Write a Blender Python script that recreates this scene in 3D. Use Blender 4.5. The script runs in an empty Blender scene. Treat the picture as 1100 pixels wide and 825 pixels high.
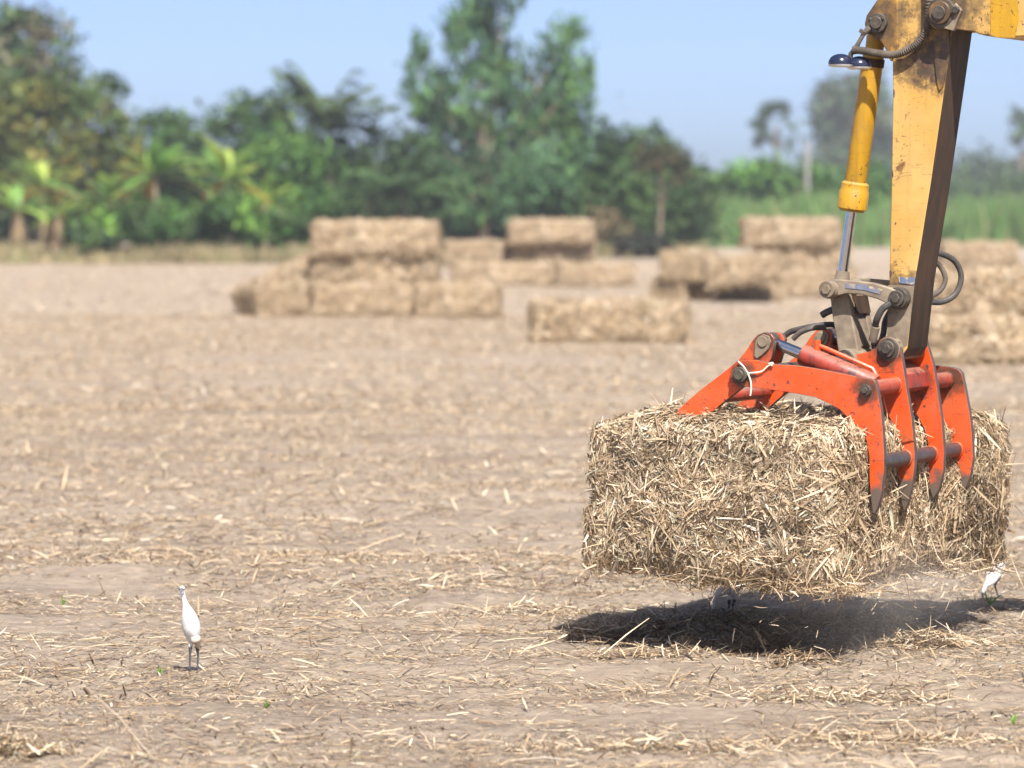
import bpy, bmesh, math, random
import numpy as np
from mathutils import Vector, Matrix
R = math.radians
random.seed(7)
rng = np.random.default_rng(11)
SC = bpy.context.scene
COL = SC.collection

# ------------------------------------------------------------------ camera geometry
F = 3510.0; CH = 2.4; PITCH = math.atan((412.5 - 232) / F)
cp, sp_ = math.cos(PITCH), math.sin(PITCH)
CAM = np.array([0.0, 0.0, CH])

def ray(px, py):
    x = px - 550.0; y = 412.5 - py
    return np.array([x, F * cp + y * sp_, -F * sp_ + y * cp])

def at(px, py, Y):
    d = ray(px, py); t = Y / d[1]
    return CAM + d * t

def ground(px, py):
    d = ray(px, py); t = -CH / d[2]
    return CAM + d * t

# frame of the excavator arm: U to its machine, V across its width (away from us), Z up
TH = R(30); cu, su = math.cos(TH), math.sin(TH)
AO = at(945, 412, 17.55); AO[2] = 0
UA = np.array([cu, -su, 0.0]); VA = np.array([su, cu, 0.0]); ZA = np.array([0, 0, 1.0])

def W(u, v, z):
    return AO + UA * u + VA * v + ZA * z

def pl(px, py, v):
    d = ray(px, py)
    t = (v - (CAM - AO) @ VA) / (d @ VA)
    p = CAM + d * t - AO
    return float(p @ UA), float(p[2])

def plw(px, py, v):
    u, z = pl(px, py, v)
    return W(u, v, z)

# ------------------------------------------------------------------ materials
def mat_new(name):
    m = bpy.data.materials.new(name); m.use_nodes = True
    nt = m.node_tree; nt.nodes.clear()
    out = nt.nodes.new('ShaderNodeOutputMaterial')
    b = nt.nodes.new('ShaderNodeBsdfPrincipled')
    nt.links.new(b.outputs[0], out.inputs[0])
    return m, nt, b, out

def N(nt, t, **kw):
    n = nt.nodes.new(t)
    for k, v in kw.items():
        if k.startswith('i_'):
            key = k[2:]
            n.inputs[int(key) if key.isdigit() else key.replace('_', ' ')].default_value = v
        else:
            setattr(n, k, v)
    return n

def rgba(c): return (c[0], c[1], c[2], 1.0)

def noise(nt, vec, scale, detail=4, rough=.55, dist=0.0):
    n = N(nt, 'ShaderNodeTexNoise', i_Scale=scale, i_Detail=detail, i_Roughness=rough, i_Distortion=dist)
    nt.links.new(vec, n.inputs['Vector'])
    return n.outputs['Fac']

def ramp(nt, fac, stops, interp='LINEAR'):
    r = nt.nodes.new('ShaderNodeValToRGB'); r.color_ramp.interpolation = interp
    e = r.color_ramp.elements
    while len(e) < len(stops): e.new(0.5)
    for x, (p, c) in zip(e, stops):
        x.position = p; x.color = rgba(c) if not isinstance(c, float) else (c, c, c, 1)
    nt.links.new(fac, r.inputs[0])
    return r.outputs[0]

def mix(nt, fac, a, b, mode='MIX'):
    m = nt.nodes.new('ShaderNodeMix'); m.data_type = 'RGBA'; m.blend_type = mode
    if isinstance(fac, (int, float)): m.inputs[0].default_value = fac
    else: nt.links.new(fac, m.inputs[0])
    for s, v in ((6, a), (7, b)):
        if isinstance(v, tuple): m.inputs[s].default_value = rgba(v)
        else: nt.links.new(v, m.inputs[s])
    return m.outputs[2]

def coords(nt, sc=(1, 1, 1)):
    t = nt.nodes.new('ShaderNodeTexCoord')
    if sc == (1, 1, 1): return t.outputs['Object']
    m = nt.nodes.new('ShaderNodeMapping'); m.inputs['Scale'].default_value = sc
    nt.links.new(t.outputs['Object'], m.inputs['Vector'])
    return m.outputs[0]

def bump(nt, b, h, strength=.4, dist=.01):
    n = N(nt, 'ShaderNodeBump', i_Strength=strength, i_Distance=dist)
    nt.links.new(h, n.inputs['Height']); nt.links.new(n.outputs[0], b.inputs['Normal'])

def stepz(nt, v, t):
    m = nt.nodes.new('ShaderNodeMapRange'); m.inputs['From Min'].default_value = t - .03; m.inputs['From Max'].default_value = t + .03
    m.inputs['To Min'].default_value = 1; m.inputs['To Max'].default_value = 0
    nt.links.new(v, m.inputs['Value']); return m.outputs[0]

def paint(name, base, faded, rust, dirt, rough=.42, wear=.62, scale=9, dirtamt=.5, spots=.66, steel_below=None, grime=()):
    """weathered machine paint: faded patches, chips down to rust or steel, dusty film"""
    m, nt, b, out = mat_new(name)
    c = coords(nt)
    col = mix(nt, ramp(nt, noise(nt, c, 3.2, 5), [(.38, 0.0), (.66, 1.0)]), base, faded)
    d = ramp(nt, noise(nt, c, 6.5, 8, .7), [(.45, 0.0), (.75, 1.0)])
    dm = nt.nodes.new('ShaderNodeMath'); dm.operation = 'MULTIPLY'; dm.inputs[1].default_value = dirtamt
    nt.links.new(d, dm.inputs[0])
    col = mix(nt, dm.outputs[0], col, dirt)
    st = ramp(nt, noise(nt, coords(nt, (14, 14, 1.1)), 1.0, 6, .65), [(.52, 0.0), (.72, dirtamt * .9)])
    col = mix(nt, st, col, tuple(x * .55 for x in dirt))
    ge = nt.nodes.new('ShaderNodeNewGeometry'); sz = N(nt, 'ShaderNodeSeparateXYZ'); nt.links.new(ge.outputs['Normal'], sz.inputs[0])
    dust = N(nt, 'ShaderNodeMapRange'); dust.inputs['From Min'].default_value = .25; dust.inputs['From Max'].default_value = .9; dust.inputs['To Max'].default_value = .3
    nt.links.new(sz.outputs['Z'], dust.inputs['Value']); col = mix(nt, dust.outputs[0], col, (.33, .25, .18))
    sc2 = ramp(nt, noise(nt, coords(nt, (3, 3, 22)), 2.2, 3, .5, 1.2), [(.66, 0.0), (.675, .7), (.69, .7), (.70, 0.0)])
    col = mix(nt, sc2, col, rust)
    clus = ramp(nt, noise(nt, c, 2.1, 3, .5), [(.42, .0), (.60, 1.0)])
    chips = mix(nt, 1.0, ramp(nt, noise(nt, c, scale * 2.6, 6, .65, .6), [(wear - .02, 0.0), (wear + .015, 1.0)]), clus, 'MULTIPLY')
    col = mix(nt, chips, col, rust)
    sp = mix(nt, 1.0, ramp(nt, noise(nt, c, scale * 8, 3, .6), [(spots - .015, 0.0), (spots + .015, 1.0)]), clus, 'MULTIPLY')
    col = mix(nt, sp, col, (rust[0] * .7, rust[1] * .7, rust[2] * .7))
    for (gx, gy, gz, gr) in grime:   # grease and dirt gathered round a pin
        d_ = N(nt, 'ShaderNodeVectorMath', operation='DISTANCE'); nt.links.new(c, d_.inputs[0]); d_.inputs[1].default_value = (gx, gy, gz)
        mr = N(nt, 'ShaderNodeMapRange'); mr.inputs['From Min'].default_value = gr; mr.inputs['From Max'].default_value = gr * .3
        nt.links.new(d_.outputs['Value'], mr.inputs['Value'])
        ad = N(nt, 'ShaderNodeMath', operation='MULTIPLY_ADD'); ad.inputs[1].default_value = .44; nt.links.new(mr.outputs[0], ad.inputs[0]); nt.links.new(noise(nt, c, 16, 7, .75), ad.inputs[2])
        col = mix(nt, ramp(nt, ad.outputs[0], [(.62, 0.0), (.74, .55), (.95, .92)]), col, (.05, .034, .024))
    if steel_below:  # points scoured bare where they dig in
        sx = N(nt, 'ShaderNodeSeparateXYZ'); nt.links.new(c, sx.inputs[0])
        ma = nt.nodes.new('ShaderNodeMath'); ma.operation = 'MULTIPLY_ADD'; ma.inputs[1].default_value = .35
        nt.links.new(noise(nt, c, 9, 5), ma.inputs[0]); nt.links.new(sx.outputs['Z'], ma.inputs[2])
        col = mix(nt, ramp(nt, ma.outputs[0], [(min(1, steel_below + .13), 1.0), (min(1, steel_below + .19), 0.0)]) if steel_below < .8 else stepz(nt, ma.outputs[0], steel_below + .175), col, (.10, .075, .06))
    nt.links.new(col, b.inputs['Base Color'])
    rr = ramp(nt, noise(nt, c, 12, 5), [(.3, rough - .08), (.75, min(1.0, rough + .3))])
    nt.links.new(rr, b.inputs['Roughness'])
    bump(nt, b, noise(nt, c, 40, 5, .7), .25, .004)
    return m

def plain(name, c1, c2=None, rough=.6, metal=0.0, scale=14, bmp=.2, stretch=(1, 1, 1)):
    m, nt, b, out = mat_new(name)
    c = coords(nt, stretch)
    c2 = c2 or tuple(x * .6 for x in c1)
    nt.links.new(mix(nt, ramp(nt, noise(nt, c, scale, 6, .65), [(.35, 0.0), (.68, 1.0)]), c1, c2), b.inputs['Base Color'])
    b.inputs['Roughness'].default_value = rough; b.inputs['Metallic'].default_value = metal
    if bmp: bump(nt, b, noise(nt, c, scale * 3, 5, .7), bmp, .004)
    return m

M = {}
EXO = W(6.4, .55, 0)
def gp(px, py, v, r):
    p = plw(px, py, v) - EXO
    return (float(p[0]), float(p[1]), float(p[2]), r)
GY = (gp(1012, 14, .33, .34), gp(963, 320, .4, .22), gp(942, 25, .4, .26), gp(985, 68, .41, .20), gp(1010, 70, .41, .22))
GO = (gp(796, 403, 0, .13), gp(931, 419, 0, .13), gp(953, 376, .36, .16), gp(1020, 405, 1.1, .16), gp(985, 408, .73, .14), gp(820, 368, 0.03, .13))
M['yellow_faded'] = paint('faded_yellow_paint', (.47, .27, .06), (.53, .335, .11), (.10, .045, .02), (.36, .225, .10), wear=.65, scale=5, spots=.65, grime=GY)
M['yellow'] = paint('yellow_paint', (.46, .25, .006), (.40, .215, .015), (.10, .05, .02), (.26, .15, .04), rough=.35, wear=.66, scale=6, dirtamt=.5, spots=.645)
M['yellow_old'] = paint('stained_yellow_paint', (.56, .30, .04), (.42, .21, .03), (.10, .04, .015), (.20, .10, .04), wear=.57, scale=5, dirtamt=.9, spots=.62, grime=GY)
M['orange'] = paint('orange_paint', (.62, .062, .006), (.52, .085, .02), (.045, .035, .04), (.40, .12, .06), rough=.33, wear=.645, scale=6, dirtamt=.55, spots=.65, grime=GO)
M['orange_tine'] = paint('orange_paint_worn_to_steel', (.62, .062, .006), (.52, .085, .02), (.045, .035, .04), (.40, .12, .06), rough=.33, wear=.645, scale=6, dirtamt=.6, spots=.65, steel_below=.95, grime=GO)
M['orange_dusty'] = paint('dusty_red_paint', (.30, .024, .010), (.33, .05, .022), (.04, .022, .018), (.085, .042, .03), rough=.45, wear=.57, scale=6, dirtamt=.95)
M['edge'] = plain('bare_steel_edge', (.075, .062, .062), (.15, .085, .06), .5, .3, 16)
M['steel'] = plain('dark_steel', (.055, .055, .065), (.12, .10, .09), .42, .5, 20)
M['grease'] = plain('greasy_steel', (.10, .082, .062), (.028, .024, .022), .55, .2, 22, .35)
M['dirty_metal'] = plain('dusty_grey_metal', (.27, .215, .15), (.12, .09, .062), .65, .1, 9, .3)
M['brown_oil'] = plain('oil_stained_steel', (.062, .028, .009), (.012, .008, .006), .7, .0, 5, .25, (3, 3, .35))
M['chrome'] = plain('chromed_rod', (.55, .57, .62), (.45, .47, .52), .16, 1.0, 30, 0)
M['rubber'] = plain('black_rubber', (.028, .027, .027), (.07, .06, .05), .6, 0, 18)
M['hose_dusty'] = plain('dusty_hose', (.12, .095, .07), (.055, .045, .04), .7, 0, 18)
M['lamp'] = plain('dark_blue_lamp_shell', (.012, .018, .045), (.02, .025, .05), .22, .1, 20, 0)
M['lens'] = plain('lamp_glass', (.65, .68, .7), (.5, .5, .5), .12, 0, 20, 0)
M['twine'] = plain('pale_twine', (.75, .68, .55), (.6, .5, .38), .8)
M['blue'] = paint('worn_blue_stripe', (.06, .10, .22), (.14, .17, .24), (.45, .33, .17), (.40, .30, .2), wear=.52, scale=8)
M['cab_glass'] = plain('cab_glass', (.03, .04, .045), (.05, .06, .06), .08, 0, 5, 0)
M['track'] = plain('track_steel', (.06, .05, .045), (.16, .12, .09), .7, .3, 10)
M['concrete'] = plain('weathered_concrete', (.30, .285, .25), (.2, .185, .165), .85, 0, 4)
M['bark'] = plain('bark', (.20, .145, .10), (.10, .075, .055), .9, 0, 5, .5, (1, 1, .3))
M['bark_pale'] = plain('pale_bark', (.30, .23, .16), (.2, .15, .1), .9, 0, 5, .5, (1, 1, .3))

M['rust'] = plain('rusty_bare_metal', (.12, .05, .02), (.05, .04, .045), .75, .1, 30, .3)

def tinted(name, rough=.7, trans=0.0, gloss=.2, var=.25):
    """colour of each straw or leaf comes from its own tint"""
    m, nt, b, out = mat_new(name)
    a = N(nt, 'ShaderNodeAttribute', attribute_name='tint')
    c = coords(nt)
    n = ramp(nt, noise(nt, c, 25, 3), [(.3, 1 - var), (.7, 1 + var)])
    col = mix(nt, 1.0, a.outputs['Color'], n, 'MULTIPLY')
    nt.links.new(col, b.inputs['Base Color']); b.inputs['Roughness'].default_value = rough
    b.inputs['Specular IOR Level'].default_value = gloss
    if trans > 0:
        t = N(nt, 'ShaderNodeBsdfTranslucent'); nt.links.new(col, t.inputs[0])
        ms = N(nt, 'ShaderNodeMixShader'); ms.inputs[0].default_value = trans
        nt.links.new(b.outputs[0], ms.inputs[1]); nt.links.new(t.outputs[0], ms.inputs[2])
        nt.links.new(ms.outputs[0], out.inputs[0])
    return m
M['straw'] = tinted('dry_cane_straw', .55, .12, .35, .15)
M['leaf'] = tinted('tree_leaf', .6, .28, .25)
M['broadleaf'] = tinted('broad_leaf', .4, .42, .4, .2)
M['grass'] = tinted('grass_blade', .6, .25, .2)

def bale_core(name='packed_straw', k=1.0):
    m, nt, b, out = mat_new(name)
    c = coords(nt)
    n1 = noise(nt, c, 28, 8, .75, 1.5); n2 = noise(nt, c, 4, 4)
    col = ramp(nt, n1, [(.3, tuple(min(.5, x * k) for x in (.10, .066, .036))), (.5, tuple(min(.5, x * k) for x in (.32, .225, .125))), (.72, (.50, .38, .23))])
    col = mix(nt, .35, col, ramp(nt, n2, [(.3, (.22, .14, .075)), (.7, (.42, .31, .18))]))
    nt.links.new(col, b.inputs['Base Color']); b.inputs['Roughness'].default_value = .9
    b.inputs['Specular IOR Level'].default_value = .1
    bump(nt, b, n1, 1.0, .04)
    return m
M['core'] = bale_core(); M['core_pale'] = bale_core('packed_pale_straw', 1.6)

# ------------------------------------------------------------------ object helpers
ORG = {}
def wloc(o):
    return ORG.get(o.name, np.zeros(3)) if o else np.zeros(3)

def props(o, label=None, cat=None, group=None, kind=None):
    if label: o['label'] = label
    if cat: o['category'] = cat
    if group: o['group'] = group
    if kind: o['kind'] = kind
    return o

def thing(name, loc, label, cat, group=None):
    o = bpy.data.objects.new(name, None); COL.objects.link(o)
    o.location = Vector(loc); o.empty_display_size = .2
    ORG[o.name] = np.array(loc, float)
    return props(o, label, cat, group)

def link_mesh(name, me, mats, parent=None, loc=None):
    o = bpy.data.objects.new(name, me); COL.objects.link(o)
    for m in (mats if isinstance(mats, (list, tuple)) else [mats]): me.materials.append(m)
    if parent is not None:
        o.parent = parent; ORG[o.name] = wloc(parent)
    else:
        o.location = Vector(loc) if loc is not None else Vector((0, 0, 0))
        ORG[o.name] = np.array(o.location)
    return o

def obj(name, verts, faces, mats, parent=None, smooth=True, bevel=0.0, loc=None, mi=None, angle=35):
    """one mesh object from world-space verts"""
    off = wloc(parent) if parent is not None else (np.array(loc, float) if loc is not None else np.zeros(3))
    me = bpy.data.meshes.new(name)
    me.from_pydata([tuple(np.asarray(v) - off) for v in verts], [], [tuple(f) for f in faces])
    bm = bmesh.new(); bm.from_mesh(me); bmesh.ops.recalc_face_normals(bm, faces=bm.faces); bm.to_mesh(me); bm.free()
    if mi is not None:
        for p, k in zip(me.polygons, mi): p.material_index = k
    if smooth:
        for p in me.polygons: p.use_smooth = True
        me.set_sharp_from_angle(angle=R(angle))
    o = link_mesh(name, me, mats, parent, loc)
    if bevel:
        b = o.modifiers.new('bevel', 'BEVEL'); b.width = bevel; b.segments = 2; b.limit_method = 'ANGLE'; b.angle_limit = R(40)
        b.harden_normals = False
    return o

class MB:
    def __init__(s): s.v = []; s.f = []; s.m = []
    def add(s, v, f, m=0):
        o = len(s.v); s.v += [np.asarray(x, float) for x in v]; s.f += [tuple(i + o for i in q) for q in f]; s.m += [m] * len(f)
    def prism(s, poly, v0, v1, m=0, me=None):
        """outline in the arm plane (U,Z) extruded across the width"""
        n = len(poly)
        a = [W(u, v0, z) for u, z in poly]; b = [W(u, v1, z) for u, z in poly]
        me = m if me is None else me
        o = len(s.v); s.v += a + b
        s.f.append(tuple(range(o, o + n))); s.m.append(m)
        s.f.append(tuple(range(o + 2 * n - 1, o + n - 1, -1))); s.m.append(m)
        for i in range(n):
            j = (i + 1) % n
            s.f.append((o + i, o + n + i, o + n + j, o + j)); s.m.append(me)
    def box(s, u0, u1, v0, v1, z0, z1, m=0):
        s.prism([(u0, z0), (u1, z0), (u1, z1), (u0, z1)], v0, v1, m)
    def tube(s, pts, rad, seg=12, m=0, cap=True):
        pts = [Vector(p) for p in pts]; n = len(pts)
        rad = [rad] * n if isinstance(rad, (int, float)) else rad
        up = Vector((0.13, .21, .97)); o = len(s.v)
        px = None
        for i, p in enumerate(pts):
            t = (pts[min(i + 1, n - 1)] - pts[max(i - 1, 0)]).normalized()
            if px is None:
                x = t.cross(up)
                if x.length < .1: x = t.cross(Vector((1, 0, 0)))
            else:
                x = px - t * px.dot(t)
            x.normalize(); y = t.cross(x); px = x
            for k in range(seg):
                a = 2 * math.pi * k / seg
                s.v.append(np.array(p + (x * math.cos(a) + y * math.sin(a)) * rad[i]))
        for i in range(n - 1):
            for k in range(seg):
                k2 = (k + 1) % seg
                s.f.append((o + i * seg + k, o + i * seg + k2, o + (i + 1) * seg + k2, o + (i + 1) * seg + k)); s.m.append(m)
        if cap:
            s.f.append(tuple(o + k for k in range(seg - 1, -1, -1))); s.m.append(m)
            s.f.append(tuple(o + (n - 1) * seg + k for k in range(seg))); s.m.append(m)
    def pin(s, u, z, v0, v1, r, seg=20, m=0, hexa=False):
        s.tube([W(u, v0, z), W(u, v1, z)], r, 6 if hexa else seg, m)
    def build(s, name, mats, parent=None, **kw):
        return obj(name, s.v, s.f, mats, parent, mi=s.m, **kw)

def spline(pts, n=8):
    pts = [np.asarray(p, float) for p in pts]; out = []
    P = [2 * pts[0] - pts[1]] + pts + [2 * pts[-1] - pts[-2]]
    for i in range(1, len(P) - 2):
        for k in range(n):
            t = k / n
            a, b, c, d = P[i - 1], P[i], P[i + 1], P[i + 2]
            out.append(.5 * (2 * b + (c - a) * t + (2 * a - 5 * b + 4 * c - d) * t * t + (3 * b - 3 * c + d - a) * t ** 3))
    out.append(pts[-1])
    return out

# value noise in numpy
def _h(ix, iy, iz, s):
    n = (ix * 374761393 + iy * 668265263 + iz * 2147483647 + s * 974634577).astype(np.int64)
    n = (n ^ (n >> 13)) * 1274126177 & 0x7fffffff
    n = (n ^ (n >> 16)) * 668265263 & 0x7fffffff
    return (n & 0xffff) / 65535.0

def vn(x, y, z=None, s=0):
    x = np.asarray(x, float); y = np.asarray(y, float); z = np.zeros_like(x) if z is None else np.asarray(z, float)
    ix, iy, iz = [np.floor(q).astype(np.int64) for q in (x, y, z)]
    fx, fy, fz = x - ix, y - iy, z - iz
    fx, fy, fz = [q * q * (3 - 2 * q) for q in (fx, fy, fz)]
    r = 0
    for dx in (0, 1):
        for dy in (0, 1):
            for dz in (0, 1):
                r = r + _h(ix + dx, iy + dy, iz + dz, s) * (fx if dx else 1 - fx) * (fy if dy else 1 - fy) * (fz if dz else 1 - fz)
    return r * 2 - 1

def fast_mesh(name, verts, quads, tint=None):
    me = bpy.data.meshes.new(name)
    n, k = len(verts), len(quads)
    me.vertices.add(n); me.vertices.foreach_set('co', np.ascontiguousarray(verts, np.float32).ravel())
    me.loops.add(k * 4); me.loops.foreach_set('vertex_index', np.ascontiguousarray(quads, np.int32).ravel())
    me.polygons.add(k); me.polygons.foreach_set('loop_start', np.arange(0, k * 4, 4, dtype=np.int32))
    me.polygons.foreach_set('loop_total', np.full(k, 4, np.int32))
    me.update(calc_edges=True)
    if tint is not None:
        a = me.color_attributes.new('tint', 'FLOAT_COLOR', 'POINT')
        t = np.ones((n, 4), np.float32); t[:, :3] = tint
        a.data.foreach_set('color', t.ravel())
    me.validate()
    return me

def unit(a): return a / np.maximum(np.linalg.norm(a, axis=-1, keepdims=True), 1e-9)

def strips(P, D, Nn, L, Wd, bend, tint, taper=(.7, 1, .45)):
    """N bent blades of two quads each"""
    S = unit(np.cross(D, Nn)); Nn = np.cross(S, D)
    L = L[:, None]; Wd = Wd[:, None]; bend = bend[:, None]
    v = np.empty((len(P), 6, 3))
    mid = P + Nn * bend
    for k, (c, t) in enumerate(((P - D * L / 2, taper[0]), (mid, taper[1]), (P + D * L / 2, taper[2]))):
        v[:, 2 * k] = c - S * Wd / 2 * t; v[:, 2 * k + 1] = c + S * Wd / 2 * t
    base = (np.arange(len(P)) * 6)[:, None]
    q = np.concatenate([base + np.array([[0, 1, 3, 2]]), base + np.array([[2, 3, 5, 4]])], 1).reshape(-1, 4)
    return v.reshape(-1, 3), q, np.repeat(tint, 6, axis=0)

STRAW_PAL = np.array([[.61, .49, .345], [.44, .33, .205], [.295, .205, .12], [.17, .11, .065], [.40, .39, .28], [.74, .65, .52]])
def straw_tint(n, p=(.28, .30, .20, .10, .05, .07), r=None):
    r = r or rng
    i = r.choice(len(STRAW_PAL), n, p=p)
    return STRAW_PAL[i] * r.uniform(.8, 1.15, (n, 1))

# ------------------------------------------------------------------ ground
def gh(x, y):
    y = np.asarray(y, float); x = np.asarray(x, float)
    near = np.clip((45 - y) / 20, 0, 1) * np.clip((y - 4) / 4, 0, 1)
    rough = .35 + .65 * np.clip(vn(x / 1.4, y / .6, s=6) * 1.5 + .5, 0, 1)
    h = .035 * vn(x / 2.2, y / 1.1, s=1) + near * (.018 * vn(x / .5, y / .3, s=2) + rough * (.020 * vn(x / .17, y / .14, s=3) + .016 * vn(x / .085, y / .08, s=4)))
    return h - .02

ys = [-60, -20, 0, 6, 10]
y = 12.0
while y < 30: ys.append(y); y += .030 + max(0, y - 15) * .004
while y < 760: ys.append(y); y *= 1.035
ys = np.array(ys)
core = np.concatenate([np.linspace(-1, 1, 521)])
outer = np.array([1.3, 1.8, 3, 6, 14])
fr = np.concatenate([-outer[::-1], core, outer])
Y2, Fr = np.meshgrid(ys, fr, indexing='ij')
X2 = Fr * (4.2 + np.abs(Y2) * .16)
Z2 = gh(X2, Y2)
gv = np.stack([X2, Y2, Z2], -1).reshape(-1, 3)
nr, nc = X2.shape
ii, jj = np.meshgrid(np.arange(nr - 1), np.arange(nc - 1), indexing='ij')
a0 = (ii * nc + jj).ravel()
gq = np.stack([a0, a0 + 1, a0 + nc + 1, a0 + nc], 1)
gm = fast_mesh('ground', gv, gq)
for p in gm.polygons: p.use_smooth = True

def ground_mat():
    m, nt, b, out = mat_new('dry_field_soil')
    c = coords(nt)
    big = noise(nt, coords(nt, (.16, .55, 1)), 1.0, 5, .6)
    mid = noise(nt, coords(nt, (1.0, 2.6, 1)), 1.6, 8, .72)
    fine = noise(nt, coords(nt, (1, 1.6, 1)), 26, 8, .75)
    gran = noise(nt, coords(nt, (1, 1.7, 1)), 7, 6, .8)
    col = ramp(nt, mid, [(.30, (.165, .124, .093)), (.5, (.31, .25, .193)), (.70, (.41, .336, .26))])
    col = mix(nt, .5, col, ramp(nt, fine, [(.28, (.095, .07, .05)), (.5, (.31, .25, .193)), (.72, (.48, .40, .315))]))
    col = mix(nt, .6, col, ramp(nt, gran, [(.34, (.085, .062, .045)), (.50, (.30, .245, .194)), (.56, (.35, .287, .226)), (.70, (.55, .46, .355))]))
    col = mix(nt, ramp(nt, big, [(.38, 0.0), (.62, .35)]), col, (.41, .33, .252))
    col = mix(nt, ramp(nt, noise(nt, coords(nt, (.35, 1.3, 1)), 1.0, 5, .6), [(.50, 0.0), (.68, .5)]), col, (.19, .145, .11))
    nt.links.new(col, b.inputs['Base Color'])
    b.inputs['Roughness'].default_value = .95; b.inputs['Specular IOR Level'].default_value = .1
    hs = nt.nodes.new('ShaderNodeMath'); hs.operation = 'ADD'
    nt.links.new(mid, hs.inputs[0]); nt.links.new(fine, hs.inputs[1])
    bump(nt, b, hs.outputs[0], .8, .04)
    return m
props(link_mesh('ground', gm, ground_mat()), kind='structure')

# loose straw lying over the field
def scatter_band(n, y0, y1, lmin, lmax, wmin, wmax, seed, thr=-.35):
    r = np.random.default_rng(seed)
    # uniform per ground area inside a fan wider than the view
    yy = np.sqrt(r.uniform((y0 + 12) ** 2, (y1 + 12) ** 2, n * 2)) - 12
    xx = r.uniform(-1, 1, n * 2) * (2.0 + yy * .19)
    dens = vn(xx / 3.2, yy / .5, s=21) * 1.1 + vn(xx / .5, yy / .2, s=22) * .5
    keep = dens + r.uniform(-.5, .5, n * 2) > thr
    xx, yy = xx[keep][:n], yy[keep][:n]; k = len(xx)
    L = lmin + (lmax - lmin) * r.beta(1.2, 5, k); wd = r.uniform(wmin, wmax, k)
    az = r.uniform(0, 2 * math.pi, k); el = np.clip(r.normal(0, .10, k), -.5, .5)
    up = r.random(k) < .07; el[up] += r.uniform(.15, .7, up.sum())
    D = np.stack([np.cos(az) * np.cos(el), np.sin(az) * np.cos(el), np.sin(el)], 1)
    Nn = unit(np.stack([r.normal(0, .3, k), r.normal(0, .3, k), np.ones(k)], 1))
    z = gh(xx, yy) + .006 + np.abs(np.sin(el)) * L / 2 + r.uniform(0, .012, k)
    return strips(np.stack([xx, yy, z], 1), D, Nn, L, wd, r.uniform(0, .10, k) * L * .5, straw_tint(k, (.17, .29, .29, .21, .02, .02), r))

def heap(px, py, rx, ry, h, n, seed, lmax=.2, pal=(.25, .3, .22, .15, .03, .05)):
    """a tangle of straw round a ground point"""
    r = np.random.default_rng(seed); c = ground(px, py)
    q = r.normal(0, .45, (n, 2))
    xx = c[0] + q[:, 0] * rx; yy = c[1] + q[:, 1] * ry
    hh = h * np.exp(-(q ** 2).sum(1) * 1.6) * r.random(n)
    L = .04 + lmax * r.beta(1.3, 4, n); az = r.uniform(0, 2 * math.pi, n); el = r.normal(.08, .28, n)
    D = np.stack([np.cos(az) * np.cos(el), np.sin(az) * np.cos(el), np.sin(el)], 1)
    Nn = unit(np.stack([r.normal(0, .5, n), r.normal(0, .5, n), np.ones(n)], 1))
    z = gh(xx, yy) + .005 + hh + np.abs(np.sin(el)) * L * .4
    return strips(np.stack([xx, yy, z], 1), D, Nn, L, r.uniform(.0025, .010, n), r.uniform(-.04, .12, n) * L, straw_tint(n, pal, r))

parts = [scatter_band(85000, 13.2, 24, .012, .10, .002, .008, 4, -.4),
         scatter_band(22000, 13.2, 24, .03, .32, .003, .010, 1, -.35),
         scatter_band(1500, 13.2, 26, .15, .7, .006, .014, 5, -.2),
         scatter_band(90000, 21, 42, .02, .24, .004, .015, 2, -.5),
         scatter_band(9000, 22, 42, .06, .5, .006, .018, 6),
         scatter_band(110000, 40, 80, .04, .32, .008, .026, 3, -.5), scatter_band(50000, 75, 166, .06, .45, .012, .045, 7, -.5)]
for k, hp in enumerate([(700, 672, .5, .40, .10, 1700), (800, 685, .6, .4, .06, 1200), (640, 678, .22, .22, .12, 500), (720, 668, .5, .35, .10, 1500), (790, 668, .5, .4, .10, 2000), (870, 670, .5, .4, .10, 2000), (940, 668, .4, .3, .07, 1000), (995, 690, .5, .16, .08, 900),
                        (900, 670, .5, .3, .05, 700), (20, 814, .25, .12, .06, 600), (590, 650, .5, .3, .05, 300),
                        (900, 745, .8, .2, .03, 500),
                        (960, 790, .7, .14, .03, 400), 
                        (700, 800, .8, .15, .03, 350), 
                        (850, 712, .3, .1, .06, 250), (690, 700, .4, .1, .03, 250)]):
    parts.append(heap(*hp, seed=50 + k))
v_, q_, t_, o_ = [], [], [], 0
for v, q, t in parts:
    v_.append(v); q_.append(q + o_); t_.append(t); o_ += len(v)
lm = fast_mesh('straw_litter', np.concatenate(v_), np.concatenate(q_), np.concatenate(t_))
props(link_mesh('straw_litter', lm, M['straw']), 'loose dry straw and cane chaff strewn over the field', 'straw', kind='stuff')

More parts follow.
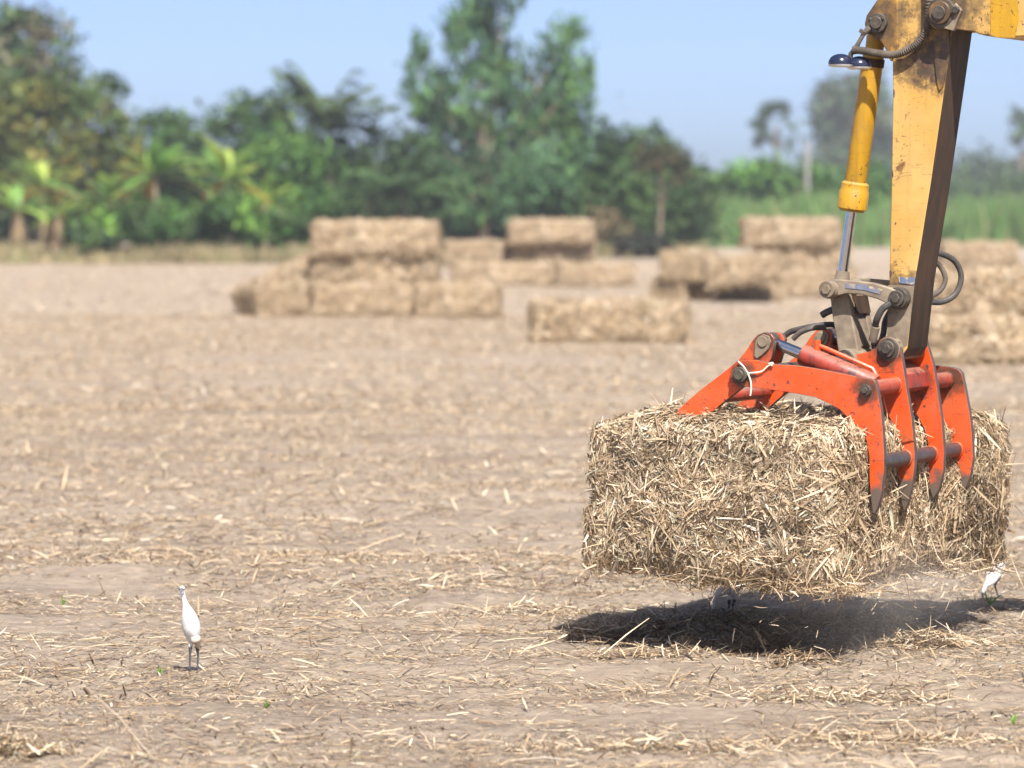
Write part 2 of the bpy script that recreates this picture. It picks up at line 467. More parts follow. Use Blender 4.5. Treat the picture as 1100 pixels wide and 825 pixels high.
# ------------------------------------------------------------------ bales
def bale_mesh(name, half, r, seed, counts, cut=.05, wmul=1.0, rot=None, lmul=1.0, disp=1.0, pal=None, droop=0.0, layers=0.0, blotch=.2, core='core'):
    """rounded straw block with straws all over it, local coordinates, base at z = 0"""
    g = np.random.default_rng(seed); half = np.array(half, float)
    def warp(p, n):
        d = .055 * vn(p[:, 0] * 2.6 + 9, p[:, 1] * 2.6, p[:, 2] * 3 + seed, 31) + .028 * vn(p[:, 0] * 8, p[:, 1] * 8, p[:, 2] * 8, 32) + .012 * vn(p[:, 0] * 20, p[:, 1] * 20, p[:, 2] * 20, 34)
        return p + n * d[:, None] * disp
    def rnd(p):
        q = np.clip(p, -half + r, half - r); d = p - q; n = unit(d)
        return q + n * r, n
    V, Q, o = [], [], 0
    for ax in range(3):
        for sg in (-1, 1):
            b, c = [k for k in range(3) if k != ax]
            nb, nc_ = int(half[b] * 2 / cut) + 1, int(half[c] * 2 / cut) + 1
            B, C = np.meshgrid(np.linspace(-half[b], half[b], nb), np.linspace(-half[c], half[c], nc_), indexing='ij')
            p = np.zeros((nb * nc_, 3)); p[:, ax] = sg * half[ax]; p[:, b] = B.ravel(); p[:, c] = C.ravel()
            pp, n = rnd(p); V.append(warp(pp, n) - n * .03 * disp)
            i, j = np.meshgrid(np.arange(nb - 1), np.arange(nc_ - 1), indexing='ij'); a = (i * nc_ + j).ravel() + o
            Q.append(np.stack([a, a + 1, a + nc_ + 1, a + nc_], 1)); o += nb * nc_
    core_n = o; core_q = sum(len(q) for q in Q)
    T = [np.tile([[.3, .2, .1]], (o, 1))]
    for ax in range(3):
        for sg in (-1, 1):
            n_ = counts[ax] if not isinstance(counts[ax], tuple) else counts[ax][(sg + 1) // 2]
            if not n_: continue
            p = g.uniform(-1, 1, (n_, 3)) * half; p[:, ax] = sg * half[ax]
            pp, n = rnd(p); pp = warp(pp, n)
            t = unit(np.cross(n, g.normal(0, 1, (n_, 3))))
            # neighbouring straws lie roughly alike, in matted locks
            e1 = unit(np.cross(n, np.array([0.3, .2, 1.0]) if ax != 2 else np.array([1.0, .2, .1]))); e2 = np.cross(n, e1)
            an = math.pi * 1.6 * vn(pp[:, 0] * 6 + seed, pp[:, 1] * 6, pp[:, 2] * 6, 37) + g.normal(0, .75, n_)
            t = e1 * np.cos(an)[:, None] + e2 * np.sin(an)[:, None]
            # flakes make many straws stand on edge, others lie along
            if ax != 2: t[:, 2] *= np.where(g.random(n_) < .35, 2.0, 1.0)
            D = unit(t + n * g.normal(.03, .15, n_)[:, None])
            out = g.random(n_) < .065
            D[out] = unit(D[out] + n[out] * g.uniform(.2, 1.0, out.sum())[:, None])
            fine = .62 if (ax == 0 and sg > 0) else 1.0
            L = (.014 + .115 * g.beta(1.3, 3.6, n_)) * lmul * fine; lg = g.random(n_) < .05; L[lg] = g.uniform(.10, .22, lg.sum()) * lmul
            Wd = (.0030 + .0125 * g.beta(1.2, 2.8, n_)) * wmul * (.85 if fine < 1 else 1)
            big = g.random(n_) < .04; Wd[big] = g.uniform(.010, .020, big.sum()) * wmul; L[big] *= 1.2
            P = pp + n * (g.uniform(-.012, .022, n_) + (np.abs((D * n).sum(1)) * L * .35))[:, None]
            Nn = unit(n + g.normal(0, .45, (n_, 3)))
            tint = straw_tint(n_, pal if pal else (.30, .32, .21, .08, .05, .04) if fine == 1 else (.19, .34, .32, .11, .02, .02), r=g)
            tint *= (1 + .20 * vn(pp[:, 0] * 11, pp[:, 1] * 11, pp[:, 2] * 11, 35))[:, None]
            if layers: tint *= (1 + layers * vn(pp[:, 0] * .8, pp[:, 1] * .8, pp[:, 2] * 11, 36))[:, None]
            tint *= (1 + blotch * vn(pp[:, 0] * 4, pp[:, 1] * 4, pp[:, 2] * 4, 33))[:, None]
            v, q, tt = strips(P, D, Nn, L, Wd, g.uniform(-.015, .05, n_) * L, tint)
            V.append(v); Q.append(q + o); T.append(tt); o += len(v)
    # ragged tassels along the lower edges
    if counts[2]:
        for (cx, cy, rx_, m) in [(half[0] * g.uniform(-.9, .9), -half[1] + .04, .22, 160) for _ in range(5)] + [(half[0] - .05, half[1] * g.uniform(-.9, .9), .2, 140) for _ in range(5)] + [(-half[0] + .05, half[1] * g.uniform(-.9, .9), .2, 60) for _ in range(3)]:
            p = np.stack([g.normal(cx, rx_, m), g.normal(cy, .06, m), np.full(m, -half[2] + .02)], 1)
            if abs(cx) > half[0] - .1: p[:, 0] = g.normal(cx, .06, m); p[:, 1] = g.normal(cy, rx_, m)
            p[:, 2] += g.uniform(-.06, .02, m)
            D = unit(np.stack([g.normal(0, 1, m), g.normal(0, 1, m), g.normal(-.25, .45, m)], 1))
            L = (.06 + .22 * g.beta(1.5, 3, m)) * lmul
            v, q, tt = strips(p, D, unit(g.normal(0, 1, (m, 3))), L, g.uniform(.003, .009, m) * wmul, g.uniform(0, .15, m) * L, straw_tint(m, (.15, .3, .3, .2, .02, .03), g))
            V.append(v); Q.append(q + o); T.append(tt); o += len(v)
    V = np.concatenate(V); Q = np.concatenate(Q); T = np.concatenate(T)
    V[:, 2] += half[2]
    if droop: V[:, 2] -= droop * np.clip(V[:, 1] / half[1], 0, 1.2) ** 2 + droop * .35 * np.clip(-V[:, 0] / half[0] - .3, 0, 1) ** 2
    me = fast_mesh(name, V, Q, T)
    me.materials.append(M[core]); me.materials.append(M['straw'])
    mi = np.ones(len(Q), np.int32); mi[:core_q] = 0
    me.polygons.foreach_set('material_index', mi)
    sm = np.zeros(len(Q), bool); sm[:core_q] = True
    me.polygons.foreach_set('use_smooth', sm)
    return me

def place(name, me, loc, rz, label, cat, group=None, rx=0, ry=0):
    o = bpy.data.objects.new(name, me); COL.objects.link(o)
    o.location = Vector(loc); o.rotation_euler = (rx, ry, rz); ORG[o.name] = np.array(loc, float)
    return props(o, label, cat, group)

# the bale held in the grapple
ZB0, ZB1 = .415, 1.255
uc, _z = pl(915, 465, -.27)           # near upper corner
BU, BV, BR = 1.63, 2.08, R(6)
_c = np.array([math.cos(BR), -math.sin(BR)]); _d = np.array([math.sin(BR), math.cos(BR)])
_q = np.array([uc - .115, -.27]) - _c * BU / 2 + _d * BV / 2
bc = W(_q[0], _q[1], ZB0)
hm = bale_mesh('straw_bale', (BU / 2, BV / 2, (ZB1 - ZB0) / 2), .12, 3, ((5000, 36000), (36000, 3000), (5000, 28000)), cut=.03, droop=.07)
place('straw_bale', hm, bc, -TH - BR, 'big square bale of dry cane straw gripped in the orange grapple above its shadow', 'straw bale')

# bales standing about the field
bm_ = [bale_mesh('straw_bale', (1.5, .6, .39), .14, 20 + k, (900, 4200, 3000), cut=.1, wmul=2.2, lmul=1.9, disp=1.1, pal=(.26, .42, .24, .03, .02, .03), layers=.28, blotch=.08, core='core_pale') for k in range(3)]
def fbale(k, px, pytop_or_none, Y, z, rz, label, group, rx=0, ry=0, sx=1.0, sy=1.0):
    c = at(px, 300, Y); loc = (c[0], Y, z - .02)
    o = place('straw_bale', bm_[k % 3], loc, R(rz), label, 'straw bale', group, R(rx), R(ry))
    o.scale = (sx, sy, 1.0)
    return o
GA, GB, GC, GD = 'bales of the three-high stack', 'bales of the far stack below the tall tree', 'bales heaped by the green crop', 'bales of the stack beyond the boom'
H = .745
fbale(0, 405, 0, 79.5, 2 * H, -4, 'topmost bale of the tall three-high straw stack', GA)
fbale(1, 404, 0, 79.7, H, -3, 'middle bale of the three-high straw stack, between top and ground bales', GA, sx=1.02, sy=1.12)
fbale(2, 398, 0, 79.0, 0, -4, 'ground bale at the bottom of the three-high straw stack', GA, sx=.9)
fbale(0, 493, 0, 78.2, 0, -6, 'low straw bale on the ground that continues the three-high stack towards the far stack', GA, sx=.66)
fbale(1, 309, 0, 80.6, .36, 4, 'slumped straw bale leaning against the three-high stack at its banana-plant side', GA, ry=-27, sx=.78)
fbale(2, 298, 0, 79.0, .0, 28, 'short straw bale lying askew at the foot of the slumped bale', GA, ry=-9, sx=.5)
fbale(0, 592, 0, 114, 2 * H, 3, 'topmost bale of the far straw stack below the tall feathery tree', GB, sx=.98)
fbale(1, 595, 0, 114.4, H, 2, 'second layer bale directly under the top of the far stack', GB, sx=.95)
fbale(2, 512, 0, 115, H, 4, 'rounded bale on the second layer between the far stack and the three-high stack', GB, sx=.75)
fbale(0, 541, 0, 113.2, 0, 2, 'ground bale of the far stack, end to end with a second ground bale', GB, sx=1.15)
fbale(1, 640, 0, 112.6, 0, 3, 'ground bale of the far stack nearest the small bare-trunked tree', GB, sx=.88)
fbale(2, 655, 0, 62.6, 0, -3, 'single straw bale lying alone in the open field', None, sx=.99, sy=1.2)
fbale(0, 848, 0, 99, 1.55, 4, 'topmost bale of the heap beside the green crop, behind the yellow cylinder', GC, sx=.98)
fbale(1, 862, 0, 99.2, .77, 2, 'bale under the topmost one in the heap beside the green crop', GC, sx=.95)
fbale(2, 868, 0, 98.0, 0, 5, 'ground bale of the heap beside the green crop, behind the grapple link', GC, sx=.9)
fbale(0, 800, 0, 91.5, .52, -10, 'tilted straw bale propped up with a dark gap under it', GC, ry=-7, sx=.66)
fbale(1, 806, 0, 93.2, -.25, 8, 'flattened ground bale in the dark gap under the propped tilted bale', GC, sx=.6)
fbale(1, 741, 0, 93.5, .62, 62, 'straw bale turned end on beside the propped tilted bale', GC, sx=.5)
fbale(2, 733, 0, 93.8, -.12, 50, 'sunken ground bale beneath the end-on bale of the heap', GC, sx=.5)
fbale(2, 1080, 0, 54.5, .74, -3, 'upper bale of the two-high stack beyond the boom hoses', GD, sy=1.2)
fbale(0, 1078, 0, 54.2, 0, -2, 'lower bale of the two-high stack beyond the boom hoses', GD, sy=1.2)
fbale(1, 1050, 0, 110, H, 2, 'upper bale of the far pair between the crop and the two-high stack', GD, sx=.86)
fbale(2, 1050, 0, 110, 0, 1, 'lower bale of the far pair, hidden behind the two-high stack', GD, sx=.9)

# ------------------------------------------------------------------ excavator
EX = thing('excavator', W(6.4, .55, 0), 'yellow excavator reaching in with its arm and an orange grapple', 'excavator')
SV0, SV1 = .42, .70     # width of the dipper arm
def P2(v, *pts): return [pl(x, y, v) for x, y in pts]

# stick
mb = MB()
front = P2(SV0, (944, -60), (944.7, 0), (951, 40), (958.5, 62), (959, 100), (957.5, 200), (955, 302), (953.5, 350), (952, 366), (957, 381), (968, 384), (975, 374),
           (983, 302), (999.5, 200), (1014.5, 97), (1023.6, 33), (1034, -60))
n = len(front)
mb.prism(front, SV0, SV1, 0)
for k in range(len(mb.f)):
    f = mb.f[k]
    if len(f) == 4:
        i = f[0]
        if 9 <= i <= 15: mb.m[k] = 1
stick = mb.build('stick', [M['yellow_faded'], M['brown_oil']], EX, bevel=.006)
# edge welds / plates on the stick
mb = MB(); a = P2(SV0 - .012, (1000, 20), (1020, 22), (1019, 60), (1013, 92), (1009, 98), (1006, 88), (1003, 60)); mb.prism(a, SV0 - .012, SV0 - .001)
mb.build('wear_plate', M['yellow_old'], stick, bevel=.003)
mb = MB(); a = P2(SV0 - .004, (965, 297.5), (983.2, 298), (982, 306), (966, 304)); mb.prism(a, SV0 - .004, SV0 - .0015); mb.build('blue_stripe', M['blue'], stick, smooth=False)
mb = MB(); a = P2(SV0 - .003, (954.2, 306), (982.2, 307), (977.5, 345), (974.6, 370), (962, 380), (953, 362)); mb.prism(a, SV0 - .003, SV0 - .001)
mb.build('bare_end_plate', M['dirty_metal'], stick, smooth=False)
rr_ = random.Random(3)
for (px, py, r1, r2) in ((984, 64, 4.2, 3.0), (995, 69, 5.0, 4.0), (966, 64, 4.6, 1.8), (1001, 84, 2.2, 5.0), (956.6, 294, 1.6, 4), (960.3, 100, 1.0, 5), (958.8, 187, 1.1, 4), (989, 82, 1.5, 2.4), (975, 71, 1.6, 1.2), (962, 240, 1, 1.6)):
    pts = [(px + r1 * (.55 + .6 * rr_.random()) * math.cos(t_ * .2856), py + r2 * (.55 + .6 * rr_.random()) * math.sin(t_ * .2856)) for t_ in range(22)]
    mb = MB(); mb.prism(P2(SV0 - .0016, *pts), SV0 - .0014, SV0 - .0004); mb.build('rust_patch', M['rust'], stick, smooth=False)
# lug for the cylinder on the stick
mb = MB()
lug = P2(SV0 + .02, (946, -30), (944, 0), (932.5, 17), (930.5, 26), (933, 36), (940, 39.5), (948, 45), (954, 55), (958, 66), (966, 60), (966, -30))
mb.prism(lug, SV0 - .004, SV0 + .05, 0); mb.prism(lug, SV1 - .05, SV1 + .004, 0)
mb.build('cylinder_lug', [M['yellow_old']], stick, bevel=.005)
mb = MB(); u, z = pl(942, 24.5, SV0 - .03); mb.pin(u, z, SV0 - .035, SV1 + .035, .055); mb.pin(u, z, SV0 - .05, SV0 - .02, .034)
for k in range(3):
    a = k * 2.1 + .5; mb.pin(u + .042 * math.cos(a), z + .042 * math.sin(a), SV0 - .043, SV0 - .03, .008, 8)
mb.build('pivot_pin', M['grease'], stick, bevel=.004)
def boss(px, py, v0, v1, r, r2, name, parent, mat=None, mat2=None, hexa=True):
    u, z = pl(px, py, v0)
    m = MB(); m.pin(u, z, v0 + .02, v1 - .02, r, 24, 0); m.pin(u, z, v0 + .008, v0 + .021, r * .93, 24, 1); m.pin(u, z, v0 - .012, v0 + .009, r2, 20, 1); m.pin(u, z, v0 - .024, v0 - .01, r2 * .62, 6, 1)
    m.pin(u, z, v1 - .021, v1, r * .9, 20, 1)
    return m.build(name, [mat or M['dirty_metal'], mat2 or M['grease']], parent, bevel=.003)
boss(963, 320.5, SV0 - .06, SV1 + .06, .062, .045, 'link_pin', stick, M['grease'])
boss(953, 375, SV0 - .075, SV1 + .075, .066, .046, 'end_pin', stick, M['dirty_metal'])

# boom
mb = MB(); bv0, bv1 = SV0 - .075, SV1 + .075
def cap(cx, cz, r, a0, a1, k=10): return [(cx + r * math.cos(a0 + (a1 - a0) * i / k), cz + r * math.sin(a0 + (a1 - a0) * i / k)) for i in range(k + 1)]
bu, bz = pl(1012.5, 14, bv0)
_, zb = pl(1045, 34.5, bv0); u2, zb2 = pl(1072, 40.5, bv0)
ear = cap(bu, bz, .095, R(100), R(250)) + [pl(1020, 31, bv0), pl(1046, 34, bv0), pl(1052, 37, bv0), (u2 + .1, zb2), (u2 + .1, zb2 + .44), (bu + .1, bz + .20)]
mb.prism(ear, bv0, SV0 - .008, 0); mb.prism(ear, SV1 + .008, bv1, 0)
UE, UB = 5.4, 2.7
beam = [pl(1046, 34, bv0), pl(1056, 38, bv0), (u2, zb2), (UB, zb2 + .06), (UE, 1.25), (UE + .3, 1.55), (UB + .4, zb2 + .66), (bu + .18, zb2 + .46)]
beam = [(beam[0][0] + .02, beam[0][1] + .004)] + beam[1:]
mb.prism(beam, bv0 + .002, bv1 - .002, 0)
boom = mb.build('boom', [M['yellow_faded']], EX, bevel=.006)
mb = MB(); a = P2(bv0 - .006, (1064, -30), (1064, 37.5), (1072, 40.2), (1090, 40.4), (1094, 20), (1091, -30)); mb.prism(a, bv0 - .004, bv0 + .001); mb.build('paint_band', M['yellow'], boom, smooth=False)
mb = MB(); mb.pin(bu, bz, bv0 - .03, bv1 + .03, .082, 24, 0); mb.pin(bu, bz, bv0 - .05, bv0 - .028, .062, 24, 1); mb.pin(bu, bz, bv0 - .062, bv0 - .045, .038, 20, 0)
a = [(bu + .02, bz - .085), (bu + .075, bz - .10), (bu + .12, bz + .01), (bu + .085, bz + .05), (bu + .045, bz)]; mb.prism(a, bv0 - .028, bv0 - .003, 2)
mb.pin(bu + .092, bz + .012, bv0 - .05, bv0 - .024, .022, 6, 0)
mb.build('pivot_pin', [M['grease'], M['yellow_old'], M['dirty_metal']], boom, bevel=.003)
mb = MB(); mb.tube([W(UB - .3, .56, zb2 + .72), W(UE - .6, .56, 2.25)], .075, 16); mb.tube([W(bu + .3, .56, zb2 + .60), W(UB - .3, .56, zb2 + .72)], .04, 12)
mb.build('stick_cylinder', M['yellow'], EX)
# machine behind (beyond the picture edge): tracks, house, cab
for v in (-.75, 1.85):
    mb = MB(); mb.prism(cap(4.9, .42, .42, R(90), R(270), 8) + cap(7.9, .42, .42, R(-90), R(90), 8), v - .3, v + .3); t = mb.build('crawler_track', M['track'], EX, bevel=.02)
    for k in range(5):
        mb = MB(); mb.pin(5.1 + k * .65, .36, v - .34, v + .34, .2, 16); mb.build('road_wheel', M['yellow'], t)
mb = MB(); mb.box(5.4, 7.4, -.3, 1.4, .35, .85); mb.box(5.2, 8.3, -.65, 1.75, .95, 1.9); mb.box(8.3, 8.9, -.6, 1.7, 1.0, 2.0); mb.box(UE - .35, UE + .45, .25, .86, .95, 1.6)
mb.build('house', M['yellow'], EX, bevel=.05)
mb = MB(); mb.prism([(5.0, 1.0), (6.5, 1.0), (6.5, 2.85), (5.35, 2.85), (5.0, 1.9)], -.66, .2); cab = mb.build('cab', M['yellow'], EX, bevel=.05)
mb = MB(); mb.prism([(5.2, 1.6), (6.3, 1.6), (6.3, 2.7), (5.5, 2.7), (5.2, 1.95)], -.675, -.655); mb.prism([(5.0, 1.9), (5.02, 1.9), (5.35, 2.75), (5.33, 2.75)], -.55, .1)
mb.build('window', M['cab_glass'], cab)

# bucket cylinder
vc = .56
def axis(pts, v): return [plw(x, y, v) for x, y in pts]
A0, A1 = np.array(plw(942.5, 30, vc)), np.array(plw(903.5, 306, vc))
def along(t): return A0 + (A1 - A0) * t
mb = MB()
mb.tube([along(.10), along(.105), along(.69), along(.695)], [.045, .06, .063, .060], 28, 0)
mb.tube([along(.0), along(.11)], [.055, .05], 20, 0)
mb.tube([along(.118), along(.150)], .0665, 28, 1)
cyl = mb.build('bucket_cylinder', [M['yellow'], M['brown_oil']], EX)
mb = MB(); mb.tube([along(.597), along(.605), along(.628), along(.634), along(.70), along(.705)], [.066, .078, .078, .084, .084, .076], 28); mb.tube([along(.704), along(.712)], .07, 28)
mb.build('gland_collar', M['yellow'], cyl)
mb = MB(); mb.tube([along(.70), along(.955)], .029, 20, 0); mb.tube([along(.945), along(1.0)], [.036, .05], 20, 1); mb.build('piston_rod', [M['chrome'], M['dirty_metal']], cyl)

# linkage
lu, lz = pl(888.5, 311, SV0 - .07); su_, sz_ = pl(963, 320.5, SV0 - .06)
for (v0, v1) in ((SV0 - .062, SV0 - .012), (SV1 + .012, SV1 + .062)):
    mb = MB()
    a = P2(SV0 - .06, (884, 303), (892, 300), (902, 300.3), (922, 302), (938, 304), (952, 308), (963, 312), (970, 320), (963, 329.5), (955, 327), (942, 321), (925, 316.5), (910, 315.5), (899, 318), (889, 320.5), (882, 315))
    mb.prism(a, v0, v1, 0); lk = mb.build('curved_link', M['dirty_metal'], EX, bevel=.006)
    if v0 < .5:
        mb = MB(); a = P2(v0 - .003, (908, 304.2), (930, 306.2), (948, 311), (945, 316), (928, 311.5), (908, 309.5)); mb.prism(a, v0 - .003, v0 - .001); mb.build('blue_stripe', M['blue'], lk, smooth=False)
boss(888.5, 311, SV0 - .10, SV1 + .10, .052, .047, 'link_pin', EX, M['dirty_metal'], M['dirty_metal'])
mb = MB()
lv0, lv1 = SV0 + .01, SV1 - .01
a = P2(lv0, (891, 316), (898, 309), (907, 309), (911, 318), (917, 350), (921, 372), (923, 388), (912, 396), (902, 388), (899, 371), (894, 340))
mb.prism(a, lv0, lv0 + .06, 0); mb.prism(a, lv1 - .06, lv1, 0)
a = P2(lv0, (895, 330), (911, 330), (920, 372), (915, 385), (903, 380)); mb.prism(a, lv0 + .06, lv1 - .06, 0)
h_link = mb.build('connecting_link', M['dirty_metal'], EX, bevel=.008)
mb = MB(); a = P2(lv0, (911.8, 318), (914.6, 336), (914.4, 336), (911.4, 318)); u0, z0 = pl(912.5, 318, lv0); u1, z1 = pl(916, 337, lv0)
mb.prism([(u0 + .004, z0), (u1 + .004, z1), (u1 - .002, z1), (u0 - .002, z0)], lv0 + .05, lv1 - .02); mb.build('oil_patch', M['brown_oil'], h_link)

# hoses
def hose(pts, r, mat, parent=EX, name='hose', corr=False):
    s = spline([plw(x, y, v) for x, y, v in pts], 10)
    m = MB()
    if corr:
        s = spline([plw(x, y, v) for x, y, v in pts], 26)
        m.tube(s, [r * (1.0 if k % 3 else .72) for k in range(len(s))], 12)
    else: m.tube(s, r, 10)
    return m.build(name, mat, parent)
hose([(998, -20, SV0 - .04), (998, 12, SV0 - .045), (994, 34, SV0 - .045), (981, 50, SV0 - .045), (962, 58.5, SV0 - .045), (944, 57.5, SV0 - .05), (930, 55, SV0 - .06), (919, 53.5, SV0 - .07)], .022, M['hose_dusty'], corr=True, name='spiral_hose')
hose([(999, 272, .72), (1012, 273, .78), (1026, 281, .85), (1032.5, 297, .88), (1027, 315, .86), (1013, 324, .8), (996, 324.5, .72)], .017, M['rubber'])
hose([(999, 279, .73), (1009, 285, .80), (1015.5, 299, .82), (1010, 312, .8), (997, 320, .73)], .015, M['hose_dusty'])
hose([(957, 326, .36), (948, 332, .34), (942, 343, .34), (940, 352, .38), (938, 364, .42)], .019, M['rubber'])
hose([(941, 351, .36), (939, 359, .37), (937.5, 366, .38)], .024, M['dirty_metal'], name='hose_fitting')
hose([(957, 333, .70), (951, 345, .68), (949, 358, .66), (946, 368, .62)], .017, M['rubber'])
hose([(838, 366, .62), (848, 357, .62), (862, 353, .62), (878, 350, .64), (896, 349, .72), (915, 356, .75), (930, 364, .7), (944, 371, .6)], .017, M['rubber'])
hose([(852, 364, .5), (860, 357, .5), (872, 352.5, .52), (886, 352, .6)], .016, M['hose_dusty'])
hose([(899, 331, .50), (889, 335, .50), (883, 338.5, .50)], .02, M['rubber'], name='hose_stub')

# work lamps
for (px, py, v) in ((903, 63, SV0 - .12), (923, 65.5, SV0 - .02)):
    c = np.array(plw(px, py + 4, v)); m = MB()
    ring = [(.066, -.012), (.068, .0), (.064, .012), (.056, .026), (.041, .038), (.02, .045), (.001, .047)]
    m.tube([c + np.array([0, 0, h]) for r_, h in ring], [r_ for r_, h in ring], 24, 0); lam = m.build('work_lamp', M['lamp'], EX)
    m = MB(); m.tube([c + np.array([0, 0, h]) for h in (-.026, -.02, -.0125)], [.052, .066, .070], 24, 0); m.build('lamp_lens', M['lens'], lam)
mb = MB(); mb.tube([plw(913, 66, SV0 - .06), plw(914, 58, SV0 - .06), plw(919, 52, SV0 - .06), plw(924, 43, SV0 - .06), plw(928, 36, SV0 - .05), plw(934, 30, SV0 - .03)], [.012, .014, .014, .012, .012, .02], 10)
mb.tube([plw(917, 54, SV0 - .06), plw(921, 53, SV0 - .06)], .024, 10); mb.tube([plw(926, 36, SV0 - .05), plw(928, 33, SV0 - .05)], .022, 8)
mb.build('lamp_bracket', M['hose_dusty'], EX)

# ------------------------------------------------------------------ grapple
TV = [0.0, .367, .733, 1.10]; TT = .038
mb = MB()
a = P2(TV[1] + TT, (905, 386), (935, 381), (955, 392), (972, 402), (974, 418), (960, 424), (940, 410), (915, 398))
mb.prism(a, TV[1] + TT + .002, TV[2] - .002)
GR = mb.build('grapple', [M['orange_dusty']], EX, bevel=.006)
GR['label'] = 'orange hydraulic grapple with curved tines closed on the bale'
def tine(pts, v, mats=(M['orange_tine'], M['edge']), name='tine', t=TT):
    m = MB(); m.prism(P2(v, *pts), v, v + t, 0, 1)
    return m.build(name, list(mats), GR, bevel=.003)
low1 = [(943, 423.6), (946, 440), (948, 460), (949.6, 486), (949.6, 503), (947, 529), (942, 547), (938, 553), (935.6, 538), (934, 516), (933.5, 490), (931, 474)]
archpts = [(794.5, 387.5), (812, 386.5), (833, 391.5), (854, 392.5), (874, 395.5), (898, 400), (920, 404.5), (938, 407.5), (941, 411)]
under = [(924, 461), (911, 449), (902, 440), (891, 433.5), (875, 426.5), (862, 424), (847, 421.5), (825, 418.5), (802, 415.8), (794, 415), (788.5, 412), (785, 407), (784, 401), (786, 394)]
t1 = tine(archpts + low1 + under, 0.0, name='side_plate')
def shift_outline(pts, v):  # the same real outline moved across to another plane
    return P2(0.0, *pts)
m = MB(); m.prism(P2(0.0, *(archpts + low1 + under)), TV[3] + .004, TV[3] + TT, 0, 1)
# far plate: arch part is the same as the near one, its upper back corner is cut lower
t4p = [(1002.7, 392.5), (1019, 394), (1029, 396.5), (1033, 401), (1036, 415.5), (1041, 441.6), (1043.8, 465.4), (1045, 491), (1042.5, 509), (1038, 523), (1032, 527), (1027, 512), (1024.7, 491), (1021, 470), (1012, 448), (998, 430), (985, 418), (985, 395)]
tine(t4p, TV[3])
t2p = [(896, 384), (905, 378.5), (913, 380.5), (922.5, 380), (934, 377.5), (941.5, 372.5), (945, 365), (951, 361.5), (959, 362), (965, 368), (967.5, 377), (971, 399), (974, 420), (979, 448), (982.5, 486), (982.5, 499), (979, 524), (974, 543), (971, 549), (966, 530), (964.5, 505), (965, 483), (963.6, 466), (955, 448), (940, 432), (920, 418), (902, 402)]
tine(t2p, TV[1])
t3p = [(926, 384), (936, 378), (944, 379.5), (952, 379), (964, 376.5), (971, 371.5), (975, 364), (981, 360), (988, 360.5), (994, 364), (996.5, 373), (1002, 391), (1006, 415), (1011, 448), (1014, 486), (1013, 506), (1008.5, 526), (1002, 536), (998, 522), (997.5, 503), (998, 483), (994, 463), (985, 446), (970, 431), (950, 416), (932, 400)]
tine(t3p, TV[2])
# cross bars
def bar(px, py, v, r, name, mats, cuts=0):
    u, z = pl(px, py, v); m = MB(); m.pin(u, z, TV[0] + TT * .5, TV[3] + TT * .5, r, 24, 0)
    for k in range(3): m.pin(u, z, TV[k + 1] - .018, TV[k + 1] - .0005, r * 1.13, 24, 1)
    return m.build(name, mats, GR, bevel=.002), u, z
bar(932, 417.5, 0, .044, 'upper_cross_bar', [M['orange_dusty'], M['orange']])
_, ul, zl = bar(943.5, 496.5, 0, .041, 'lower_cross_bar', [M['steel'], M['orange']])
u, z = pl(931, 419, -.005); mb = MB(); mb.pin(u, z, -.03, .0, .032, 10, 0); mb.pin(u, z, -.042, -.028, .02, 6, 0); mb.build('pin', M['grease'], GR, bevel=.003)
u, z = pl(795.5, 402.5, -.01); mb = MB(); mb.pin(u, z, -.03, 1.0, .044, 16, 0); mb.pin(u, z, -.042, -.028, .03, 8, 0); mb.build('jaw_pin', M['grease'], GR, bevel=.004)
boss(906, 387, TV[1] - .05, TV[2] + .08, .062, .04, 'hitch_pin', GR, M['dirty_metal'])
